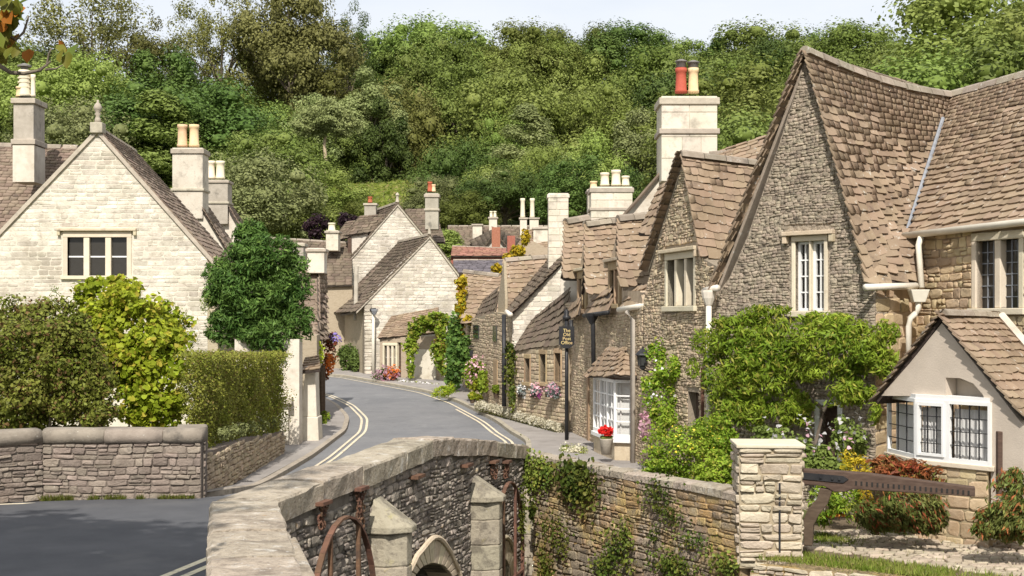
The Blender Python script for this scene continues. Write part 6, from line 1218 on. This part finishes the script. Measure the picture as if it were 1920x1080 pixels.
plant('climbing_rose', 'climbing rose with small white flowers on the cottage wall beside the lantern', 'climber', rose, G['wist'], 'oval', extra=[('blossom', [pblob(1245, 720, 26, 45, 70, 30, .05, .35)], G['pw'], 'heart'), ('red_blossom', [pblob(1210, 795, 26, 12, 26, 70, .08, .2)], G['pp'], 'heart')])
gs = [pblob(1290, 850, 21.8, 95, 62, 5200, .05, .7, lump=.3), pblob(1340, 820, 21.8, 50, 50, 2200, .05), pblob(1245, 885, 21.6, 55, 35, 2000, .05), pblob(1350, 885, 20.6, 48, 42, 2400, .05), pblob(1215, 900, 21.5, 30, 22, 800, .05)]
plant('garden_shrub', 'bushy green garden shrub with yellow flowers behind the riverside wall', 'shrub', gs, G['wist'], 'oval', extra=[('blossom', [pblob(1300, 830, 21.6, 90, 50, 60, .035, .75)], G['py'], 'heart')])
an = [pblob(1480, 850, 20.8, 70, 40, 1700, .07, .5), pblob(1590, 830, 20.8, 35, 55, 900, .07, .4), pblob(1540, 880, 20.4, 55, 35, 1300, .07), pblob(1440, 820, 21, 40, 25, 600, .07)]
plant('anemone_bed', 'tall white and pink flowers growing behind the gate pier', 'flowers', an, G['mid'], 'oval', extra=[('blossom', [pblob(1500, 820, 20.6, 85, 38, 55, .065, .5), pblob(1585, 810, 20.7, 40, 45, 25, .06, .3)], G['pw'], 'heart'), ('pink_blossom', [pblob(1520, 830, 20.5, 90, 40, 25, .06, .5)], G['pp'], 'heart')])
plant('yellow_fern', 'yellow-green ferny plant in front of the bay window', 'plant', [pblob(1605, 875, 19.9, 35, 30, 900, .07)], G['yellow'], 'lance'); plant('green_clump', 'leafy green clump behind the bracket of the timber beam', 'plant', [pblob(1545, 945, 19.4, 38, 42, 900, .1), pblob(1590, 940, 19.4, 30, 40, 500, .09)], G['wist'], 'lance', extra=[('orange_flower', [pblob(1565, 965, 19.3, 18, 8, 25, .06)], G['po'], 'heart'), ('yellow_leaves', [pblob(1620, 925, 19.4, 20, 28, 260, .07)], G['yellow'], 'lance')])
rd = [pblob(1695, 885, 19.2, 58, 26, 1900, .1, .35), pblob(1660, 870, 19.3, 28, 20, 600, .1), pblob(1735, 900, 19.1, 30, 18, 500, .1)]
plant('red_cotoneaster', 'red-tipped shrub just below the bay window sill', 'shrub', rd, G['red'], 'lance'); ct = [pblob(1690, 955, 18.9, 80, 45, 4200, .1, .5, lump=.3), pblob(1640, 965, 18.9, 50, 35, 1500, .1), pblob(1740, 965, 18.8, 35, 38, 1300, .1)]
plant('arching_cotoneaster', 'arching green shrub spilling onto the cobbles below the timber beam', 'shrub', ct, G['coton'], 'lance', up=np.array((.3, 0, -1.))); plant('corner_cotoneaster', 'arching green and red shrub in the bottom right corner', 'shrub', [pblob(1890, 970, 17.6, 60, 50, 3800, .1, .5, lump=.3), pblob(1850, 985, 17.5, 30, 30, 1000, .1), pblob(1900, 910, 17.9, 40, 35, 1200, .1)], G['coton'], 'lance', up=np.array((-.3, 0, -1.)))
# ivy and weeds on the riverside wall
def wallpatch(W, x, y, rx, ry, n, size, off=.05):
    q = W.px(x, y); s = (W.a+W.d*q[0]).y/F; u = RNG.normal(size=(n, 2))*.5; ss = q[0]+u[:, 0]*rx*s*1.3; zz = q[1]+u[:, 1]*ry*s; oo = off+RNG.random(n)*.08
    C = np.stack([W.a.x+W.d.x*ss+W.n.x*oo, W.a.y+W.d.y*ss+W.n.y*oo, zz], 1); return C, RNG.normal(size=(n, 3))*.55+np.array((W.n.x, W.n.y, .3)), size*RNG.uniform(.6, 1.3, n)
for i, (l, args) in enumerate((('thick ivy hanging over the bridge end of the ochre wall', [(1000, 890, 40, 45, 440, .055), (1030, 885, 40, 30, 275, .055), (985, 880, 15, 30, 137, .05)]), ('leafy green and yellow bush rooted near the top of the ochre wall', [(1095, 910, 60, 45, 495, .065), (1080, 890, 40, 30, 220, .08)]), ('ivy trailing down the middle of the ochre wall', [(1240, 930, 40, 35, 231, .045), (1270, 965, 40, 25, 121, .045), (1235, 1000, 15, 20, 66, .04)]), ('ivy trail descending to the foot of the ochre wall', [(1165, 1035, 45, 45, 385, .05), (1180, 1000, 20, 25, 121, .045), (1140, 1065, 30, 20, 165, .05)]), ('ivy patch at the lower left of the ochre wall', [(1045, 990, 45, 35, 209, .045), (1030, 1060, 25, 45, 220, .05), (1060, 1020, 20, 30, 88, .045)]), ('ivy creeping along the foot of the wall beside the pier', [(1270, 1060, 60, 30, 440, .05), (1310, 1015, 50, 20, 132, .04), (1370, 1060, 40, 22, 220, .05)]))): plant('ivy', l, 'ivy', [wallpatch(WG, *a) for a in args], G['ivy'], 'heart', group='ivy on the riverside wall')
plant('ivy', 'ivy strand growing inside the slender iron hoop', 'ivy', [wallpatch(WB, 940, 960, 14, 60, 260, .05, .3), wallpatch(WB, 965, 955, 14, 18, 160, .06, .25)], G['ivy'], 'heart', group='ivy on the bridge')
# ================================================================ STREET FLOWERS AND CREEPERS
plant('yellow_creeper', 'yellow and green creeper climbing the corner of the far cottage', 'climber', [pblob(868, 540, 47.5, 12, 32, 420, .12, .3), pblob(864, 590, 47.5, 10, 30, 380, .12, .3), pblob(884, 600, 47.0, 14, 10, 160, .12, .2), pblob(862, 640, 47.3, 10, 30, 200, .12)], G['yellow'], 'heart', extra=[('lower_foliage', [pblob(858, 640, 47.2, 16, 55, 900, .13, .4), pblob(850, 690, 47.0, 16, 55, 900, .13, .4), pblob(872, 660, 46.6, 12, 45, 500, .12)], G['maple'], 'heart')])
plant('gable_creeper', 'golden creeper running up the distant gable edge', 'climber', [pblob(985, 445, 57, 9, 14, 160, .14), pblob(970, 470, 57, 14, 10, 200, .14), pblob(955, 482, 57, 12, 8, 140, .14), pblob(932, 503, 56, 10, 8, 120, .14)], G['yellow'], 'heart')
plant('arch_climber', 'leafy climber arching over the doorway of the pale gable house', 'climber', [pblob(815, 600, 51.3, 28, 18, 500, .13), pblob(835, 620, 51.2, 18, 40, 700, .13), pblob(772, 640, 51.3, 14, 30, 380, .13), pblob(790, 612, 51.3, 24, 12, 300, .13), pblob(770, 680, 51.2, 8, 30, 160, .12), pblob(828, 670, 51.0, 14, 40, 400, .13)], G['wist'], 'heart', extra=[('reddish_leaves', [pblob(825, 655, 51.0, 14, 24, 120, .12)], G['red'], 'heart')])
plant('pink_flower_bush', 'bush of pink and peach flowers outside the lean-to shop', 'flowers', [pblob(724, 704, 51.8, 26, 17, 900, .1)], G['mid'], 'oval', extra=[('blossom', [pblob(724, 701, 51.3, 27, 19, 190, .08)], G['pp'], 'heart'), ('orange_blossom', [pblob(735, 698, 51.3, 16, 14, 120, .1)], G['po'], 'heart')])
plant('verge_plants', 'low white-flowered verge plants below the pale gable', 'flowers', [pblob(755+i*16, 719+i*1.5, 51.0-i*.3, 14, 7, 150, .1) for i in range(5)]+[pblob(690, 712, 54.0, 18, 6, 160, .1)], G['hedge'], 'lance', extra=[('blossom', [pblob(755+i*16, 717+i*1.5, 50.9-i*.3, 12, 5, 30, .08) for i in range(5)], G['pw'], 'heart')])
plant('dark_hedge', 'dark green upright hedge at the foot of the shaded side wall', 'hedge', [pblob(652, 672, 56.5, 20, 34, 1500, .11, .6, lump=.1), pblob(668, 680, 55.5, 12, 28, 700, .11)], G['dark'], 'oval'); plant('wall_bush', 'yellow-green bush against the shaded side wall', 'shrub', [pblob(632, 625, 59.0, 12, 18, 300, .13)], G['lime'], 'oval')
plant('corner_bush', 'yellow-green bush at the foot of the creeper', 'shrub', [pblob(828, 735, 44.5, 20, 14, 600, .1), pblob(845, 728, 44.7, 12, 16, 350, .1)], G['lime'], 'lance')
plant('doorway_flowers', 'mass of pink flowers and foliage hanging around the cottage doorway', 'flowers', [pblob(893, 700, 43.5, 20, 32, 900, .1, .4), pblob(905, 715, 42.8, 10, 22, 300, .1)], G['wist'], 'heart', extra=[('blossom', [pblob(891, 695, 43.3, 22, 32, 110, .075, .4)], G['pp'], 'heart'), ('lime_leaves', [pblob(893, 724, 43, 12, 10, 250, .09)], G['lime'], 'oval')])
def potp(x, y, Y, r, leaf, mat, label, pm='wood_dark', ext=()):
    t = thing('plant_pot', P(x, y+r*1.7, Y), label, 'plant pot'); c = P(x, y+r*1.8, Y); s = Y/F; MB().lathe(c, [(r*.5*s, 0), (r*.75*s, r*1.1*s), (r*.8*s, r*1.2*s)], 10).build('pot', M[pm], t); leaf_object('foliage', [pblob(x, y, Y, r, r, 320, leaf)], G[mat], t, 'oval')
    for m, n in ext: leaf_object('blossom', [pblob(x, y-2, Y-.1, r, r*.8, n, .07)], G[m], t, 'heart')
potp(886, 742, 42.3, 8, .07, 'lime', 'small round lime-green pot plant left of the doorway'); potp(898, 746, 41.8, 7, .07, 'lime', 'small lime-green pot plant right in front of the doorway', 'pot_red'); potp(931, 730, 41, 9, .07, 'wist', 'green hanging pot plant between the two black downpipes')
wb = []
for k in range(24): t = k/23; wb.append(pblob(900+150*t, 762+44*t, 40.6-5.2*t, 12, 9, 190, .06))
plant('white_flower_bed', 'long bed of cream flowers along the foot of the cottages', 'flowers', wb, G['hedge'], 'lance', extra=[('blossom', [(p[0]+np.array((0, -.05, .05)), p[1], p[2]*.9) for p in wb], G['pc'], 'heart')])
plant('vine', 'slim green vine climbing between the downpipe and the low cottage', 'climber', [pblob(957, 690, 38.4, 8, 45, 420, .08, .15), pblob(955, 655, 38.6, 8, 14, 160, .08), pblob(960, 745, 38, 7, 25, 180, .08)], G['ivy'], 'heart')
for x, m1, m2, l in ((985, 'pw', 'ps', 'white and silver flower box under the left cottage window'), (1009, 'pp', 'pm', 'pink and magenta flower box under the middle cottage window'), (1038, 'pp', 'ps', 'pink and silver flower box under the right cottage window')):
    Y = 38.0-(x-985)*.038; t = thing('flower_box', P(x, 748, Y), l, 'flower box'); c = P(x, 741, Y); MB().box(c.x-.22, c.x+.22, Y-.08, Y+.12, c.z-.05, c.z+.1).build('box', M['wood_dark'], t); leaf_object('foliage', [pblob(x, 731, Y-.1, 16, 14, 260, .07)], G['ps'], t, 'oval'); leaf_object('blossom', [pblob(x, 730, Y-.18, 17, 15, 90, .06)], G[m1], t, 'heart'); leaf_object('second_blossom', [pblob(x+6, 737, Y-.2, 10, 12, 40, .06)], G[m2], t, 'heart')
plant('lavender_bush', 'grey-white lavender-like bush at the post office corner', 'shrub', [pblob(1075, 852, 30.8, 32, 24, 1500, .06, .4), pblob(1095, 862, 30.2, 20, 18, 700, .06)], G['hedge'], 'lance', extra=[('blossom', [pblob(1065, 848, 30.6, 28, 22, 380, .045)], G['pc'], 'heart')])
t = thing('geranium_pot', P(1137, 850, 28.2), 'red geraniums in a grey pot in front of the white bay window', 'plant pot'); c = P(1137, 852, 28.2); MB().lathe(c, [(.1, 0), (.14, .3), (.15, .32)], 12).build('pot', M['chim_grey'], t, True); leaf_object('foliage', [pblob(1137, 822, 28.2, 11, 8, 220, .06)], G['mid'], t, 'oval'); leaf_object('blossom', [pblob(1137, 808, 28.15, 12, 9, 190, .07)], G['pr'], t, 'heart')
plant('basket_flowers', 'lime foliage cascading from the hanging basket beside the roadside house', 'flowers', [pblob(590, 660, 38, 22, 26, 700, .09), pblob(578, 675, 37.8, 14, 14, 250, .09)], G['lime'], 'oval'); plant('purple_basket', 'purple and red flowers hanging where the street bends', 'flowers', [pblob(618, 655, 41, 14, 30, 420, .09), pblob(612, 690, 41, 9, 24, 200, .09)], G['red'], 'oval', extra=[('purple_blossom', [pblob(626, 636, 41, 15, 12, 110, .08)], G['pu'], 'heart'), ('orange_blossom', [pblob(618, 680, 40.8, 10, 22, 120, .08)], G['po'], 'heart')])
plant('pavement_plant', 'small green plant on the pavement at the foot of the timber posts', 'plant', [pblob(603, 788, 37.6, 10, 12, 350, .07), pblob(610, 780, 38, 9, 9, 220, .07)], G['wist'], 'oval')
# grass at the wall foot and courtyard edge
n = 2600; u = RNG.random(n); pt = np.array(WLa.a)[None]*(1-u[:, None])+np.array(WLa.b)[None]*u[:, None]; dens = (np.sin(u*17)+np.sin(u*41+1) > -.2); pt = pt[dens]; n = len(pt)
C = np.stack([pt[:, 0], pt[:, 1]-.03-RNG.random(n)*.1, np.full(n, .01)], 1); tag(leaf_object('grass_tuft', [(C, RNG.normal(size=(n, 3))*.5+np.array((0, -1, .2)), RNG.uniform(.03, .11, n))], G['grass'], None, 'blade', up=np.array((0, 0., 1.))), 'grass growing along the foot of the left parapet', kind='stuff')
parts = []
for Wq, dn in ((WE, 4200), (WE2, 4200)):
    u = RNG.random(dn); p = np.array(Wq.a)[None]*(1-u[:, None])+np.array(Wq.b)[None]*u[:, None]; o_ = -RNG.random(dn)**1.3*.75+.03; C = np.stack([p[:, 0]+Wq.n.x*o_, p[:, 1]+Wq.n.y*o_, np.full(dn, -.5)], 1); parts.append((C, RNG.normal(size=(dn, 3))*.6+np.array((0, -1, .3)), RNG.uniform(.03, .1, dn)))
for (x, y, r_) in ((1560, 1018, 60), (1690, 1000, 60), (1540, 1010, 30)):
    c = GZ(x, y, -.5); dn = 900; C = np.stack([c.x+RNG.normal(size=dn)*r_/F*18*.5, c.y+RNG.normal(size=dn)*.2, np.full(dn, -.49)], 1); parts.append((C, RNG.normal(size=(dn, 3))*.6+np.array((0, -1, .3)), RNG.uniform(.03, .09, dn)))
n = 1300; c = GZ(1690, 1045, -.5); C = np.stack([RNG.uniform(3.8, 8, n), RNG.uniform(15.5, 20, n), np.full(n, -.49)], 1); parts.append((C, RNG.normal(size=(n, 3))*.6+np.array((0, -1, .3)), RNG.uniform(.02, .06, n)))
C = np.concatenate([p[0] for p in parts]); N_ = np.concatenate([p[1] for p in parts]); S = np.concatenate([p[2] for p in parts]); m = np.array([not inpoly(x, y, RIVER) or True for x, y in C[:, :2]]); tag(leaf_object('grass', [(C[m], N_[m], S[m])], G['grass'], None, 'blade', up=np.array((0, 0., 1.))), 'grass along the courtyard edge and between the cobbles', kind='stuff')
# ================================================================ HORSE CHESTNUT: trunk outside the picture, one branch hangs into it, crown shades the road
hc = thing('horse_chestnut', (-9.5, 2.0, 0), 'autumn-tinted chestnut branch hanging into the top left corner', 'tree')
tb = MB().tube([(-9.5, 2, -.2), (-9.3, 2.2, 3), (-8.6, 3, 6.5), (-8, 4, 9.5)], [.45, .36, .28, .12], 9); tb.tube([(-8.9, 2.6, 5.2), (-6, 4.2, 7.2), (-4.2, 5.5, 6.2), P(-90, 30, 7), P(-10, 118, 7)], [.2, .14, .08, .035, .025], 7); tb.build('trunk', M['bark'], hc)
tw = MB().tube([P(-60, 90, 7), P(-10, 118, 7), P(20, 136, 7), P(45, 138, 7), P(75, 132, 7), P(95, 115, 7)], [.02, .014, .012, .01, .008, .004], 6); tw.tube([P(70, 134, 7), P(88, 122, 7), P(92, 100, 7), P(97, 90, 7)], [.009, .007, .005, .003], 5); tw.tube([P(85, 131, 7), P(105, 129, 7), P(118, 122, 7)], [.007, .005, .003], 5); tw.tube([P(-20, 40, 7), P(30, 75, 7), P(45, 60, 7), P(54, 30, 7)], [.012, .009, .007, .004], 5); tw.build('branch', M['bark'], hc, True)
lv = []; r = np.random.default_rng(5)
for x, y, nn in ((5, 15, 7), (30, 22, 6), (15, 50, 7), (2, 80, 7), (22, 85, 4), (42, 28, 4), (-5, 40, 6), (8, 112, 4), (65, 108, 1), (125, 104, 3), (110, 100, 2), (40, 10, 4), (-20, 60, 8), (-20, 10, 8)):
    for k in range(nn):
        q = P(x+r.uniform(-14, 14), y+r.uniform(-14, 14), 7+r.uniform(-.15, .15)); lv.append((np.array(q)[None], np.array([[r.normal()*.6, -1, r.normal()*.7+.3]]), np.array([r.uniform(.07, .13)])))
leaf_object('hanging_leaves', lv, G['autumn'], hc, 'oval', up=np.array((0, 0, -.8)))
cl = []; pr = random.Random(8)
for k in range(46):
    a = pr.uniform(0, 6.28); f = math.sqrt(pr.random()); cl.append(blob((-7.4+4.*f*math.cos(a), 4.4+4.6*f*math.sin(a), 9.4+pr.uniform(-1.6, 2.2)*(1-.5*f)), (1.15, 1.15, .75), 420, .3, shell=.8, front=False))
leaf_object('crown', cl, G['autumn'], hc, 'oval')
